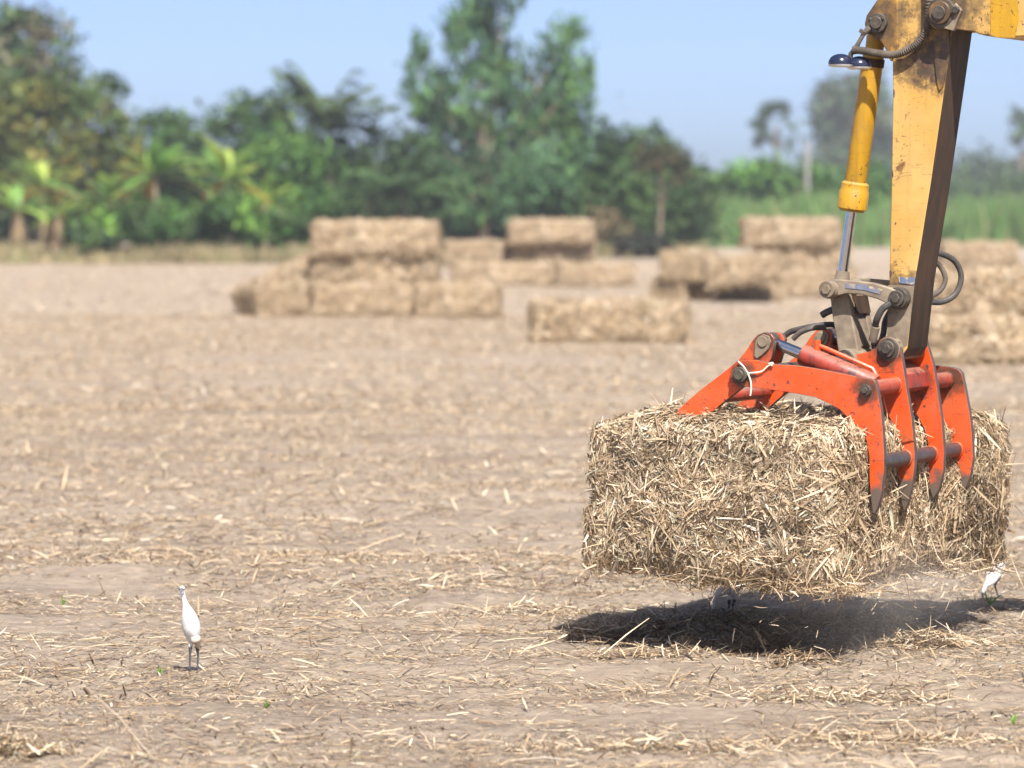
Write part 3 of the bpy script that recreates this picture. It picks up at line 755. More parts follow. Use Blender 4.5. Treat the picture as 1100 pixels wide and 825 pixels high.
# jaw: two hooked plates with cylinder ears
jaw = [(722, 449), (728, 441), (738, 431), (752, 419), (768, 407), (782, 396), (793, 387), (801, 377), (808, 366), (814, 359.5), (821, 357), (828, 358.5), (832, 364), (831, 372), (828.5, 385), (824, 392), (812, 396), (806, 406), (800, 414), (790, 422), (776, 433), (760, 447), (750, 458), (735, 470), (724, 476), (718, 470)]
for v in (.036, .80):
    m = MB(); m.prism(P2(.036, *jaw), v, v + .035, 0, 1); j = m.build('jaw_tine', [M['orange'], M['edge']], GR, bevel=.003)
    m = MB(); m.prism(P2(.036, *[(801, 380), (808, 367), (814, 360), (821, 357.5), (828, 359), (832, 365), (830, 378), (826, 391), (812, 394)]), v + .13, v + .165, 0, 1)
    m.build('jaw_ear', [M['orange'], M['edge']], GR, bevel=.003)
    m = MB(); m.prism([(p[0], p[1]) for p in P2(.036, *[(812, 369), (815, 362), (821, 359), (827, 361), (829, 367), (827, 374), (820, 381), (814, 385.5), (811, 382)])], v - .014, v - .001, 0)
    u, z = pl(820.5, 367, .036); m.pin(u, z, v - .022, v + .17, .03, 14, 0); m.build('keeper_plate', M['dirty_metal'], GR, bevel=.003)
    c0 = W(u, v + .08, z); up, zp = pl(937, 413, .036); c1 = W(up, v + .08, zp - .01)
    L = lambda t: c0 + (c1 - c0) * t
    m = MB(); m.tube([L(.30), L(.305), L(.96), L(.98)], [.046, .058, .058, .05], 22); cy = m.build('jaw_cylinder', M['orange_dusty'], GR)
    m = MB(); m.tube([L(.05), L(.31)], .031, 18, 0); m.pin(u, z, v + .045, v + .12, .048, 18, 1); m.build('jaw_piston_rod', [M['chrome'], M['grease']], GR)
    n_ = np.array([0, 0, .075])
    m = MB(); m.tube([L(.43) + n_ * .7, L(.45) + n_ * 1.15, L(.52) + n_ * 1.15, L(.95) + n_ * 1.05, L(.99) + n_ * .6], .012, 8); m.tube([L(.44) + n_ * .7, L(.44) + n_ * 1.5], .02, 8); m.build('oil_pipe', M['orange'], GR)
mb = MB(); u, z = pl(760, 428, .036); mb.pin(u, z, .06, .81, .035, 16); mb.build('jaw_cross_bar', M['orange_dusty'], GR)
mb = MB()
mb.tube(spline([plw(x, y, -.012) for x, y in ((793, 388), (799, 394), (803, 400), (808, 400.5), (818, 399), (824, 394), (829, 391))], 6), .0045, 6)
mb.tube(spline([plw(x, y, -.012) for x, y in ((803, 400), (806, 408), (807, 416), (806, 425))], 6), .0045, 6)
mb.tube(spline([plw(x, y, -.012) for x, y in ((826, 391), (830, 390), (829, 393))], 4), .006, 6)
mb.build('twine', M['twine'], GR)

# ------------------------------------------------------------------ egrets
def egret_mats():
    m, nt, b, out = mat_new('white_plumage')
    c = coords(nt); sx = N(nt, 'ShaderNodeSeparateXYZ'); nt.links.new(c, sx.inputs[0])
    f0 = ramp(nt, sx.outputs['Z'], [(.118, 0.0), (.130, 1.0)])
    lx = N(nt, 'ShaderNodeMath', operation='LESS_THAN'); lx.inputs[1].default_value = -.034; nt.links.new(sx.outputs['X'], lx.inputs[0])
    fm = N(nt, 'ShaderNodeMath', operation='MAXIMUM'); nt.links.new(f0, fm.inputs[0]); nt.links.new(lx.outputs[0], fm.inputs[1]); f = fm.outputs[0]
    n1 = noise(nt, c, 60, 5, .7)
    w = ramp(nt, n1, [(.3, (.60, .595, .58)), (.7, (.70, .69, .675))])
    nt.links.new(mix(nt, f, (.035, .035, .045), w), b.inputs['Base Color']); b.inputs['Roughness'].default_value = .75
    bump(nt, b, n1, .3, .004)
    return m
M['plumage'] = egret_mats()
M['beak'] = plain('grey_beak', (.14, .15, .17), (.10, .10, .11), .4)
M['plume_brown'] = plain('brown_wing_feathers', (.34, .26, .19), (.6, .55, .48), .8, 0, 30)  # mottled brown for the tuft low on the body
def egret(loc, rz, nodes, label, beak, head, wing=None):
    t = thing('egret', loc, label, 'egret', 'egrets feeding in the stubble')
    t.rotation_euler = (0, 0, rz)
    vs = [n[0] for n in nodes]; es = [(n[2], i) for i, n in enumerate(nodes) if n[2] is not None]
    me = bpy.data.meshes.new('body'); me.from_pydata(vs, es, [])
    o = bpy.data.objects.new('body', me); COL.objects.link(o); o.parent = t; me.materials.append(M['plumage'])
    sk = o.modifiers.new('skin', 'SKIN'); sk.use_smooth_shade = True
    for i, n in enumerate(nodes):
        d = me.skin_vertices[0].data[i]; d.radius = (n[1], n[1]) if isinstance(n[1], float) else n[1]; d.use_root = (i == 0)
    ss = o.modifiers.new('sub', 'SUBSURF'); ss.levels = 2; ss.render_levels = 2
    h, b = Vector(head), Vector(beak)
    m = MB(); d = (b - h); m.tube([h + d * .12, h + d * .45, b], [.0105, .007, .0012], 8)
    me2 = bpy.data.meshes.new('beak'); me2.from_pydata([tuple(v) for v in m.v], [], m.f); o2 = link_mesh('beak', me2, M['beak'], t)
    for s_ in (-1, 1):
        side = d.normalized().cross(Vector((0, 0, 1))).normalized() * .0135 * s_
        m = MB(); c = h + side + d * .10; m.tube([c - side * .3, c + side * .05, c + side * .25], [.0045, .004, .001], 8)
        me2 = bpy.data.meshes.new('eye'); me2.from_pydata([tuple(v) for v in m.v], [], m.f); link_mesh('eye', me2, M['steel'], t)
    if wing:
        m = MB()
        m.tube(spline([np.array(p) for p in wing], 4), list(np.interp(np.linspace(0, 1, 4 * (len(wing) - 1) + 1), [0, .4, 1], [.018, .03, .006])), 10)
        me2 = bpy.data.meshes.new('tail'); me2.from_pydata([tuple(v) for v in m.v], [], m.f)
        for p in me2.polygons: p.use_smooth = True
        link_mesh('tail', me2, M['plume_brown'], t)
    return t
def legs(pv, hipz):
    # two legs of thigh, shank and three toes, grown from node pv
    L = []
    return L
def egret_nodes(body, neck, feet, hip):
    """body and neck run from the pelvis; legs branch from the pelvis"""
    nd = [(hip, .030, None)]
    def chain(pts, start):
        p = start
        for c, r_ in pts: nd.append((c, r_, p)); p = len(nd) - 1
        return p
    chain(body[0], 0)                 # tail end
    e = chain(body[1], 0); chain(neck, e)
    for s_, (fx, fy) in zip((-1, 1), feet):
        k = (hip[0] + s_ * .018, hip[1] + .004, .135)
        e = chain([(k, .013), ((fx * .7 + k[0] * .3, fy + .022, .078), .0062), ((fx, fy, .012), .0052)], 0)
        for a in (-.5, .1, .7):
            nd.append(((fx + .035 * math.sin(a), fy - .04 * math.cos(a), .005), .004, e))
    return nd
g0 = ground(206, 713)
n1 = egret_nodes(([((.018, .045, .165), (.034, .026)), ((.028, .062, .135), .014)], [((-.004, .012, .235), (.057, .05)), ((-.012, -.002, .285), (.051, .043)), ((-.022, -.012, .325), .030)]),
                 [((-.032, -.018, .360), .0155), ((-.040, -.016, .395), .0115), ((-.044, -.020, .428), .0120), ((-.046, -.030, .447), .0155), ((-.047, -.042, .447), .0125)],
                 [(-.012, 0.0), (.03, .02)], (.008, .03, .175))
egret(g0 + np.array([0, 0, -.034]), 0, n1, 'white egret standing upright with its neck stretched, alone in the open stubble', (-.05, -.105, .418), (-.047, -.042, .444), [(.010, .0, .195), (.018, .004, .170), (.027, .018, .145), (.033, .03, .115)])
g1 = ground(1072, 639)
n2 = egret_nodes(([((.055, .01, .245), .032), ((.09, .012, .26), .014)], [((-.04, 0, .175), (.05, .05)), ((-.085, -.004, .13), (.042, .042)), ((-.12, -.006, .105), .026)]),
                 [((-.15, -.008, .10), .015), ((-.175, -.01, .085), .0115), ((-.19, -.012, .06), .0135), ((-.197, -.013, .045), .012)], [(.0, 0.0), (.03, .02)], (.01, 0, .215))
egret(g1 + np.array([0, 0, -.02]), R(50), n2, 'white egret bent down to feed just past the lifted bale, half hidden by its straw', (-.215, -.016, .0), (-.195, -.013, .05))
g2 = ground(786, 664)
n3 = egret_nodes(([((.05, .02, .205), .028), ((.085, .03, .205), .012)], [((-.03, -.01, .195), (.042, .042)), ((-.07, -.02, .18), (.034, .034)), ((-.095, -.024, .165), .02)]),
                 [((-.115, -.028, .145), .0135), ((-.125, -.03, .115), .011), ((-.13, -.035, .085), .013), ((-.132, -.04, .07), .0115)], [(-.01, 0.0), (.02, .025)], (.005, 0, .185))
egret(g2 + np.array([0, 0, -.012]), R(15), n3, 'greyish egret stooping in the shadow under the lifted bale', (-.14, -.075, .025), (-.131, -.038, .076))

# ------------------------------------------------------------------ green sprouts
for (px, py, h, lab) in ((1063, 652, .10, 'green sprout in front of the feeding egret past the bale'), (68, 645, .07, 'yellow green sprout up the field from the standing egret'), (170, 714, .07, 'short bright sprout at the standing egret’s feet'.replace('’', "'")),
                        (285, 758, .06, 'small dark green sprout in the bare soil nearer than the standing egret'), (1089, 778, .07, 'pale sprout lying among the straw at the picture corner')):
    c = ground(px, py); r = np.random.default_rng(int(px)); n_ = 7
    az = r.uniform(0, 6.28, n_); el = r.uniform(.7, 1.45, n_); D = np.stack([np.cos(az) * np.cos(el), np.sin(az) * np.cos(el), np.sin(el)], 1)
    L = h * r.uniform(.6, 1.1, n_); P = np.array([c[0], c[1], float(gh(c[0], c[1]))]) + D * L[:, None] * .48
    v, q, t = strips(P, D, unit(r.normal(0, 1, (n_, 3))), L, np.full(n_, .012), L * .12, np.tile([[.16, .30, .05]], (n_, 1)) * r.uniform(.7, 1.3, (n_, 1)), (.8, 1, .15))
    me = fast_mesh('green_sprout', v - c, q, t)
    props(link_mesh('green_sprout', me, M['grass'], None, c), lab, 'sprout', 'green sprouts in the stubble')

# ------------------------------------------------------------------ trees and plants at the field edge
def leaf_cloud(blobs, n, size, pal, seed, droop=0.0, clump=.30, aspect=.45, flat=.0, sub=10):
    """blobs: centre, radii (world). leaves gather in clumps on and inside each blob"""
    r = np.random.default_rng(seed); Ps, Ds, Ns, Ls, Ts = [], [], [], [], []
    vol = np.array([b[1][0] * b[1][2] for b in blobs]); vol = vol / vol.sum()
    pal = np.array(pal)
    for (c, rad), f in zip(blobs, vol):
        c = np.array(c); rad = np.array(rad); m = max(30, int(n * f)); ks = max(5, int(sub * (1 + rad[0] * .6)))
        sc_ = unit(r.normal(0, 1, (ks, 3))) * (r.uniform(.25, 1.0, (ks, 1)) ** .5)
        sr = clump * r.uniform(.6, 1.3, ks)
        tint = pal[r.integers(0, len(pal), ks)] * r.uniform(.55, 1.3, (ks, 1))
        i = r.integers(0, ks, m)
        off = r.normal(0, 1, (m, 3)) * sr[i][:, None]
        q = sc_[i] + off
        P = c + q * rad
        o = unit(q + np.array([0, 0, .15]))
        D = unit(r.normal(0, 1, (m, 3)) + np.array([0, 0, -droop * 2.0]))
        Nn = unit(o * .8 + r.normal(0, .6, (m, 3)) + np.array([0, 0, .3]))
        Ps.append(P); Ds.append(D); Ns.append(Nn); Ls.append(size * r.uniform(.6, 1.4, m)); Ts.append(tint[i] * r.uniform(.75, 1.25, (m, 1)))
    P, D, Nn, L, T = [np.concatenate(x) for x in (Ps, Ds, Ns, Ls, Ts)]
    ok = P[:, 2] > .1
    P, D, Nn, L, T = P[ok], D[ok], Nn[ok], L[ok], T[ok]
    return strips(P, D, Nn, L, L * aspect, L * r.uniform(-.1, .2, len(L)), T, (.5, 1, .2))

def px_blob(px, py, rx, ry, Y, k=1.0):
    c = at(px, py, Y); s = F / Y
    return (c, (rx / s, max(rx, ry) * .8 / s * k, ry / s))

def tree(name, label, cat, group, base_px, Y, blobs, n, size, pal, seed, trunk_r=.18, droop=0, clump=.3, aspect=.45, bark='bark', limbs=True, fork=.45, dy=1.5, sub=10):
    r = np.random.default_rng(seed + 500)
    b0 = at(base_px, 250, Y); b0[2] = 0
    t = thing(name, b0, label, cat, group)
    bl = [px_blob(b[0], b[1], b[2], b[3], Y + r.uniform(-dy, dy)) for b in blobs]
    v, q, tt = leaf_cloud(bl, n, size, pal, seed, droop, clump, aspect, sub=sub)
    me = fast_mesh('crown', v - b0, q, tt); link_mesh('crown', me, M['leaf'], t)
    if limbs:
        m = MB(); top = max(bl, key=lambda b: b[0][2])[0]
        fk = b0 + (top - b0) * fork * .6; fk[2] = max(.8, top[2] * fork)
        m.tube(spline([b0 - np.array([0, 0, .1]), b0 + np.array([.03, 0, fk[2] * .4]), fk], 5), list(np.linspace(trunk_r * 1.35, trunk_r * .8, 11)), 9)
        for c, rad in bl:
            mid = (fk + c) / 2 + r.normal(0, .15, 3) + np.array([0, 0, .2])
            s = spline([fk, mid, c + np.array([0, 0, rad[2] * .5])], 4)
            m.tube(s, list(np.linspace(trunk_r * .6, trunk_r * .12, len(s))), 6)
        m.build('trunk', M[bark], t)
    return t

GT = 'trees along the field edge'; GBu = 'bushes along the field edge'
DK = [(.045, .09, .028), (.065, .12, .036), (.09, .145, .045), (.03, .06, .024)]
MIDG = [(.07, .17, .03), (.10, .22, .045), (.05, .115, .03), (.08, .15, .035)]
OLV = [(.15, .15, .03), (.11, .14, .028), (.18, .155, .03), (.06, .08, .022), (.06, .10, .025)]
EUC = [(.085, .18, .075), (.11, .22, .09), (.06, .135, .055), (.12, .23, .065), (.045, .10, .045)]
BRI = [(.15, .30, .045), (.20, .36, .055), (.10, .21, .035), (.14, .26, .05)]
FAR = [(.06, .10, .045), (.08, .125, .05), (.05, .08, .04)]
tree('shade_tree', 'tall dark round-headed tree with pale dusty twigs at the field corner', 'tree', GT, 20, 214,
     [(28, 55, 52, 46), (-18, 60, 55, 60), (60, 80, 30, 28), (0, 120, 70, 50), (-60, 90, 60, 80), (35, 22, 26, 20)], 5200, .62, DK + [(.17, .15, .09), (.12, .105, .065)], 1, .35, clump=.26)
tree('olive_tree', 'broad yellowish olive tree in front of the tall dark one', 'tree', GT, 45, 204,
     [(20, 130, 48, 42), (85, 135, 46, 44), (55, 105, 45, 26), (-30, 150, 55, 60), (125, 155, 36, 34), (40, 190, 60, 44), (100, 200, 45, 40)], 6000, .6, OLV, 2, .3, clump=.26)
tree('sapling', 'thin sparse sapling peeping over the olive tree', 'tree', GT, 112, 216, [(115, 88, 13, 9), (130, 97, 11, 7), (108, 100, 12, 12)], 240, .55, DK, 3, .12, clump=.3)
tree('leafy_tree', 'dark green leafy tree between the olive tree and the banana plants', 'tree', GT, 190, 209,
     [(165, 150, 32, 30), (205, 165, 34, 36), (150, 195, 40, 44), (225, 205, 40, 42), (178, 135, 20, 17), (200, 225, 45, 30)], 3800, .55, MIDG + DK, 4, .2)
tree('round_tree', 'dark rounded crown showing above the banana leaves', 'tree', GT, 280, 212,
     [(270, 118, 24, 22), (300, 115, 22, 18), (250, 140, 26, 26), (290, 150, 36, 30), (318, 150, 24, 28)], 1900, .55, DK + MIDG[:1], 5, .2)
tree('leafy_bush', 'fresh green leafy bush beside the coconut palm', 'bush', GBu, 300, 199,
     [(295, 178, 38, 26), (330, 195, 34, 32), (275, 215, 38, 34), (318, 228, 42, 28), (255, 190, 22, 24)], 3600, .48, MIDG + BRI[:1], 6, .12)
tree('dark_bush', 'dark bush behind the three-high straw stack', 'bush', GBu, 395, 205,
     [(370, 215, 40, 36), (420, 215, 44, 38), (460, 220, 40, 34), (405, 170, 36, 34), (440, 175, 34, 30), (345, 180, 30, 40)], 4600, .5, DK + [(.05, .09, .03)], 7, .14)
tree('eucalyptus_tree', 'tallest tree, feathery with drooping blue green leaf masses and gaps of sky', 'tree', GT, 520, 205,
     [(512, 14, 26, 34), (540, -8, 30, 30), (532, 55, 34, 40), (495, 40, 18, 34), (447, 92, 20, 36), (452, 55, 11, 24), (472, 130, 26, 34), (606, 58, 23, 36), (612, 110, 24, 44), (632, 78, 12, 20), (470, 175, 30, 26), (520, 205, 40, 22), (500, 232, 26, 16), (590, 195, 36, 24), (555, 222, 34, 20),
      (575, 90, 40, 36), (515, 100, 40, 32), (545, 135, 48, 36), (590, 150, 40, 32), (500, 160, 42, 30), (560, 185, 48, 30), (615, 150, 22, 26), (480, 90, 18, 18)], 11500, .55, EUC, 8, .26, droop=.8, clump=.24, aspect=.34, bark='bark_pale', fork=.3)
tree('dense_tree', 'dense dark green tree beside the tallest tree', 'tree', GT, 670, 207,
     [(650, 170, 34, 34), (685, 165, 34, 30), (668, 200, 46, 38), (715, 205, 36, 36), (700, 160, 26, 22), (640, 205, 34, 36)], 4300, .52, DK + MIDG[2:], 9, .2)
tree('shadowy_tree', 'low dark tree in the shade below the tallest tree', 'tree', GT, 560, 209,
     [(520, 215, 46, 34), (575, 215, 46, 34), (620, 225, 36, 28), (545, 240, 60, 22), (490, 225, 36, 32)], 3800, .5, [(.02, .045, .025), (.03, .06, .03), (.04, .07, .03)], 10, .15)
tree('bare_trunk_tree', 'small tree with a bare pale forked trunk and a thin rusty crown', 'tree', GT, 708, 195,
     [(716, 163, 16, 14), (704, 172, 12, 10), (728, 172, 12, 12), (735, 185, 10, 10), (690, 168, 10, 12)], 620, .42, [(.10, .075, .03), (.07, .08, .03), (.05, .06, .03)], 11, .12, fork=.5)
tree('crown_bush', 'dark green bush beyond the bare-trunked tree', 'bush', GBu, 735, 203, [(740, 205, 22, 24), (745, 225, 26, 28), (725, 232, 26, 24)], 1700, .48, DK, 12, .1)
tree('dry_bush', 'dry brownish bush beside the far straw stack', 'bush', GBu, 652, 190, [(650, 240, 18, 16), (640, 250, 18, 14), (664, 252, 16, 12)], 900, .4, [(.16, .12, .06), (.10, .10, .045), (.20, .15, .08)], 13, .06)
tree('grey_bush', 'low dark grey bush at the foot of the bare-trunked tree', 'bush', GBu, 692, 186, [(690, 262, 20, 9), (708, 263, 14, 8), (675, 264, 12, 8)], 800, .38, [(.045, .055, .04), (.06, .06, .045)], 14, .05)
tree('green_shrub', 'bright green shrub mass beside the dense tree', 'bush', GBu, 775, 268, [(765, 208, 26, 18), (795, 200, 26, 20), (780, 225, 34, 18), (815, 190, 20, 16)], 2600, .6, MIDG + BRI[2:], 15, .1)
tree('green_shrub', 'bright green shrub mass around the foot of the sugar palm', 'bush', GBu, 840, 272, [(830, 195, 26, 22), (855, 205, 24, 22), (875, 195, 22, 18), (840, 220, 36, 18)], 2600, .6, MIDG + BRI[2:], 16, .1)
tree('green_shrub', 'bright green shrub mass behind the yellow cylinder', 'bush', GBu, 915, 276, [(905, 205, 26, 20), (940, 200, 26, 24), (925, 220, 34, 18), (880, 215, 20, 20)], 2400, .6, MIDG + BRI[2:], 17, .1)
tree('hazy_tree', 'tall hazy grey green tree behind the yellow cylinder', 'tree', GT, 912, 560,
     [(905, 105, 28, 26), (930, 95, 22, 20), (890, 130, 22, 22), (920, 140, 34, 28), (945, 130, 22, 30), (905, 170, 36, 24), (940, 175, 30, 24)], 4200, 1.35, FAR + [(.12, .11, .06)], 18, .7, clump=.26)
tree('far_tree', 'low hazy tree in the distance beyond the stick', 'tree', GT, 1040, 600, [(1020, 190, 26, 18), (1050, 185, 26, 20), (1040, 205, 40, 18)], 1900, 1.4, FAR + MIDG[2:], 19, .5)
tree('far_tree', 'low hazy tree in the distance at the picture edge, beyond the stick', 'tree', GT, 1095, 590, [(1085, 192, 26, 20), (1115, 190, 30, 24), (1095, 208, 34, 16)], 1900, 1.4, FAR + BRI[2:3], 20, .5)
tree('far_tree', 'slender hazy tree rising at the picture edge above the low far trees', 'tree', GT, 1098, 540, [(1094, 125, 9, 10), (1104, 138, 10, 12), (1092, 148, 7, 8)], 340, 1.1, FAR, 21, .35, clump=.35)

for k, (px, Y, bl, pal, lab) in enumerate((
        (92, 166, [(92, 247, 20, 14), (112, 246, 16, 15)], BRI + DK, 'leafy green shrub between the half dried banana plant and the drooping one'),
        (112, 169, [(100, 246, 22, 15), (124, 240, 22, 18)], MIDG + DK, 'green shrub under the drooping banana plant'),
        (172, 166.5, [(160, 236, 24, 22), (182, 243, 22, 16)], MIDG + DK, 'dark leafy shrub in front of the large banana plant stem'),
        (208, 170, [(205, 232, 24, 20), (225, 236, 22, 17)], BRI + DK, 'bright shrub at the foot of the large banana plant'),
        (252, 168.5, [(242, 234, 22, 20), (266, 240, 20, 16)], BRI + MIDG + DK, 'green shrub below the yellowing banana leaves'),
        (300, 172, [(286, 240, 20, 17), (312, 244, 20, 13)], MIDG + DK, 'green shrub beside the three-high stack under the small banana plant'))):
    tree('leafy_shrub', lab, 'bush', GBu, px, Y, bl, 1500, .42, pal, 40 + k, .06, dy=.5)

# banana plants
def blade(base, az, el0, L, wd, sag, n=9):
    """a broad leaf with folded midrib arching out of the crown"""
    pts = []; p = np.array(base, float); el = el0
    for k in range(n + 1):
        pts.append(p.copy()); st = L / n
        p = p + st * np.array([math.cos(az) * math.cos(el), math.sin(az) * math.cos(el), math.sin(el)]); el -= sag / n
    V, Fc = [], []
    sd = np.array([-math.sin(az), math.cos(az), 0])
    for k, q in enumerate(pts):
        t = k / n; w = wd * (.10 if t < .12 else math.sin(min(1, (t - .02) * 1.02) * math.pi) ** .55 * .5 + .02)
        fold = np.array([0, 0, .28 * w])
        V += [q - sd * w + fold * -.6, q, q + sd * w + fold * -.6]
    for k in range(n):
        a = k * 3; Fc += [(a, a + 1, a + 4, a + 3), (a + 1, a + 2, a + 5, a + 4)]
    return np.array(V), np.array(Fc)

def banana(label, px, Y, crown_py, nl, L, seed, special=()):
    r = np.random.default_rng(seed)
    b0 = at(px, 250, Y); b0[2] = 0; c = at(px, crown_py, Y)
    t = thing('banana_plant', b0, label, 'banana plant', 'banana plants along the verge')
    m = MB(); m.tube(spline([b0, (b0 + c) / 2 + np.array([.05, 0, 0]), c], 4), list(np.linspace(.17, .08, 9)), 10); m.build('stem', M['bark_pale'] if seed % 2 else M['banana_stem'], t)
    for k in range(nl):
        az = 2 * math.pi * k / nl + r.uniform(-.3, .3); az = az if k % 2 else (0 if math.cos(az) > 0 else math.pi) + r.normal(0, .45)
        el = r.uniform(.5, 1.45) if k % 3 else r.uniform(.0, .6); LL = L * r.uniform(.75, 1.1)
        colr = np.array([[.27, .42, .08], [.18, .34, .08], [.38, .48, .10]][int(r.integers(0, 3))]) * r.uniform(.75, 1.2); name, lab = 'leaf', None
        if k in special or r.random() < .06:
            el = r.uniform(-.5, .1); colr = np.array([[.62, .44, .07], [.55, .27, .05], [.58, .42, .26]][int(r.integers(0, 3))])
            if seed in (4, 5): el = r.uniform(-1.4, -.7); colr = np.array([.40, .29, .18]) * r.uniform(.8, 1.2)
            lab = 'dry yellowed leaf'
        V, Fc = blade(c, az, el, LL, .60 * L / 2.6, r.uniform(.5, 1.35))
        me = fast_mesh(name, V - b0, Fc, np.tile(colr, (len(V), 1)) * r.uniform(.9, 1.1, (len(V), 1)))
        for p in me.polygons: p.use_smooth = True
        o = link_mesh(name, me, M['broadleaf'], t)
        if lab: o['label'] = lab
    return t
M['banana_stem'] = plain('banana_stem', (.22, .20, .08), (.30, .2, .1), .7, 0, 5, .2, (1, 1, .3))
banana('large banana plant with wide arching leaves, tallest above the verge grass', 166, 170, 188, 22, 3.4, 1, (2, 7, 10))
banana('banana plant with yellowing leaves between the large banana plant and the rounded crown', 243, 172, 194, 18, 3.0, 3, (1, 4, 6))
banana('banana plant with upright pale leaves at the picture edge', 18, 165.5, 226, 16, 2.3, 4, (2, 6, 9, 13))
banana('banana plant half dried out beside the upright pale one', 60, 166.5, 232, 18, 2.1, 5, (0, 3, 5, 7, 9, 12, 14, 16))
banana('banana plant with low drooping leaves before the olive tree', 118, 174, 216, 16, 2.5, 6, (4,))
banana('small banana plant at the dry grass close to the three-high stack', 285, 176, 220, 14, 2.3, 7, (3,))
banana('banana plant crowded behind the two at the picture edge', 46, 186, 200, 18, 2.7, 8)

# dry leaf skirts of the banana plants are shown as their own withered sheaths
def palm(name, label, px, Y, crown_py, nf, L, seed, col_, elr=(-.2, 1.3), trunk_r=.16):
    r = np.random.default_rng(seed)
    b0 = at(px, 250, Y); b0[2] = 0; c = at(px, crown_py, Y)
    t = thing(name, b0, label, 'palm tree', 'palms behind the field')
    m = MB(); m.tube(spline([b0, (b0 + c) / 2 + np.array([.2, 0, 0]), c], 5), list(np.linspace(trunk_r * 1.3, trunk_r * .8, 11)), 9); m.build('trunk', M['bark'], t)
    for k in range(nf):
        az = 2 * math.pi * k / nf + r.uniform(-.3, .3); el = r.uniform(*elr); LL = L * r.uniform(.8, 1.1); sag = r.uniform(.5, 1.4)
        pts = []; p = c.copy(); e = el; n_ = 22
        for i in range(n_): pts.append((p.copy(), az, e)); p = p + LL / n_ * np.array([math.cos(az) * math.cos(e), math.sin(az) * math.cos(e), math.sin(e)]); e -= sag / n_
        P, D = [], []
        for i, (q, a_, e_) in enumerate(pts[2:]):
            for s_ in (-1, 1):
                d = np.array([math.cos(a_ + s_ * 1.0) * .9, math.sin(a_ + s_ * 1.0) * .9, -.45 + .3 * r.random()]); d /= np.linalg.norm(d)
                l = LL * .26 * math.sin(math.pi * (i + 3) / (n_ + 3)) ** .6
                P.append((q + d * l / 2, l)); D.append(d)
        q0 = np.array([x[0] for x in P]); l0 = np.array([x[1] for x in P]); D = np.array(D)
        v, q, tt = strips(q0, D, np.tile([[0, 0, 1.0]], (len(D), 1)) + r.normal(0, .3, (len(D), 3)), l0, np.full(len(D), .15 * L / 3), l0 * .08, np.tile(col_, (len(D), 1)) * r.uniform(.7, 1.3, (len(D), 1)), (.7, 1, .2))
        link_mesh('frond', fast_mesh('frond', v - b0, q, tt), M['leaf'], t)
    return t
palm('coconut_palm', 'coconut palm with upright fronds against the sky beside the tallest tree', 352, 203, 142, 16, 5.2, 1, np.array([.075, .11, .035]), (.35, 1.5))
palm('coconut_palm', 'young coconut palm with long fronds arching low behind the three-high stack', 432, 197, 208, 14, 4.6, 2, np.array([.06, .11, .04]), (.2, 1.3))
def fan_palm(label, px, Y, py, rad, seed):
    r = np.random.default_rng(seed); b0 = at(px, 250, Y); b0[2] = 0; c = at(px, py, Y)
    t = thing('sugar_palm', b0, label, 'palm tree', 'palms behind the field')
    m = MB(); m.tube([b0, (b0 + c) / 2, c], [.42, .32, .28], 8); m.build('trunk', M['bark'], t)
    for k in range(20):
        d = unit(r.normal(0, 1, 3) + np.array([0, 0, .25])); n_ = 16; q = c + d * rad * r.uniform(.4, .8)
        ax = unit(np.cross(d, r.normal(0, 1, 3))); P, D = [], []
        for i in range(n_):
            a = -1.4 + 2.8 * i / (n_ - 1); dd = d * math.cos(a) + ax * math.sin(a); P.append(q + dd * rad * .27); D.append(dd)
        v, qq, tt = strips(np.array(P), np.array(D), np.tile(np.cross(d, ax), (n_, 1)), np.full(n_, rad * .62), np.full(n_, rad * .075), np.full(n_, -.03), np.tile([[.045, .075, .04]], (n_, 1)) * r.uniform(.7, 1.3, (n_, 1)), (.4, 1, .2))
        link_mesh('frond', fast_mesh('frond', v - b0, qq, tt), M['leaf'], t)
fan_palm('hazy sugar palm with a round fan-leaf head beside the concrete pole', 834, 470, 136, 3.7, 4)

# concrete pole and fence posts
c = at(867, 230, 262); c[2] = 0
tp = at(867, 152, 262)[2]
mb = MB(); mb.tube([c, c + np.array([0, 0, tp])], [.24, .18], 8); o = mb.build('concrete_pole', M['concrete'], None, loc=c)
props(o, 'pale concrete pole standing in the green shrubs beside the sugar palm', 'pole')
for (px, Y, h, lab) in ((101, 186, 1.7, 'pale concrete fence post below the drooping banana leaves'), (179, 188, 1.6, 'pale concrete fence post right under the large banana plant, first of two close together'.replace('right ', '')),
                        (188, 188, 1.6, 'pale concrete fence post close beside another under the large banana plant, on the stack side'), (241, 187, 1.6, 'pale concrete fence post below the yellowing banana plant'), (297, 189, 1.7, 'pale concrete fence post between the small banana plant and the three-high stack')):
    c = at(px, 250, Y); c[2] = 0
    mb = MB(); mb.tube([c, c + np.array([0, 0, h - .1]), c + np.array([0, 0, h])], [.10, .095, .06], 4)
    props(mb.build('fence_post', M['concrete'], None, loc=c, bevel=.01), lab, 'post', 'fence posts along the verge')

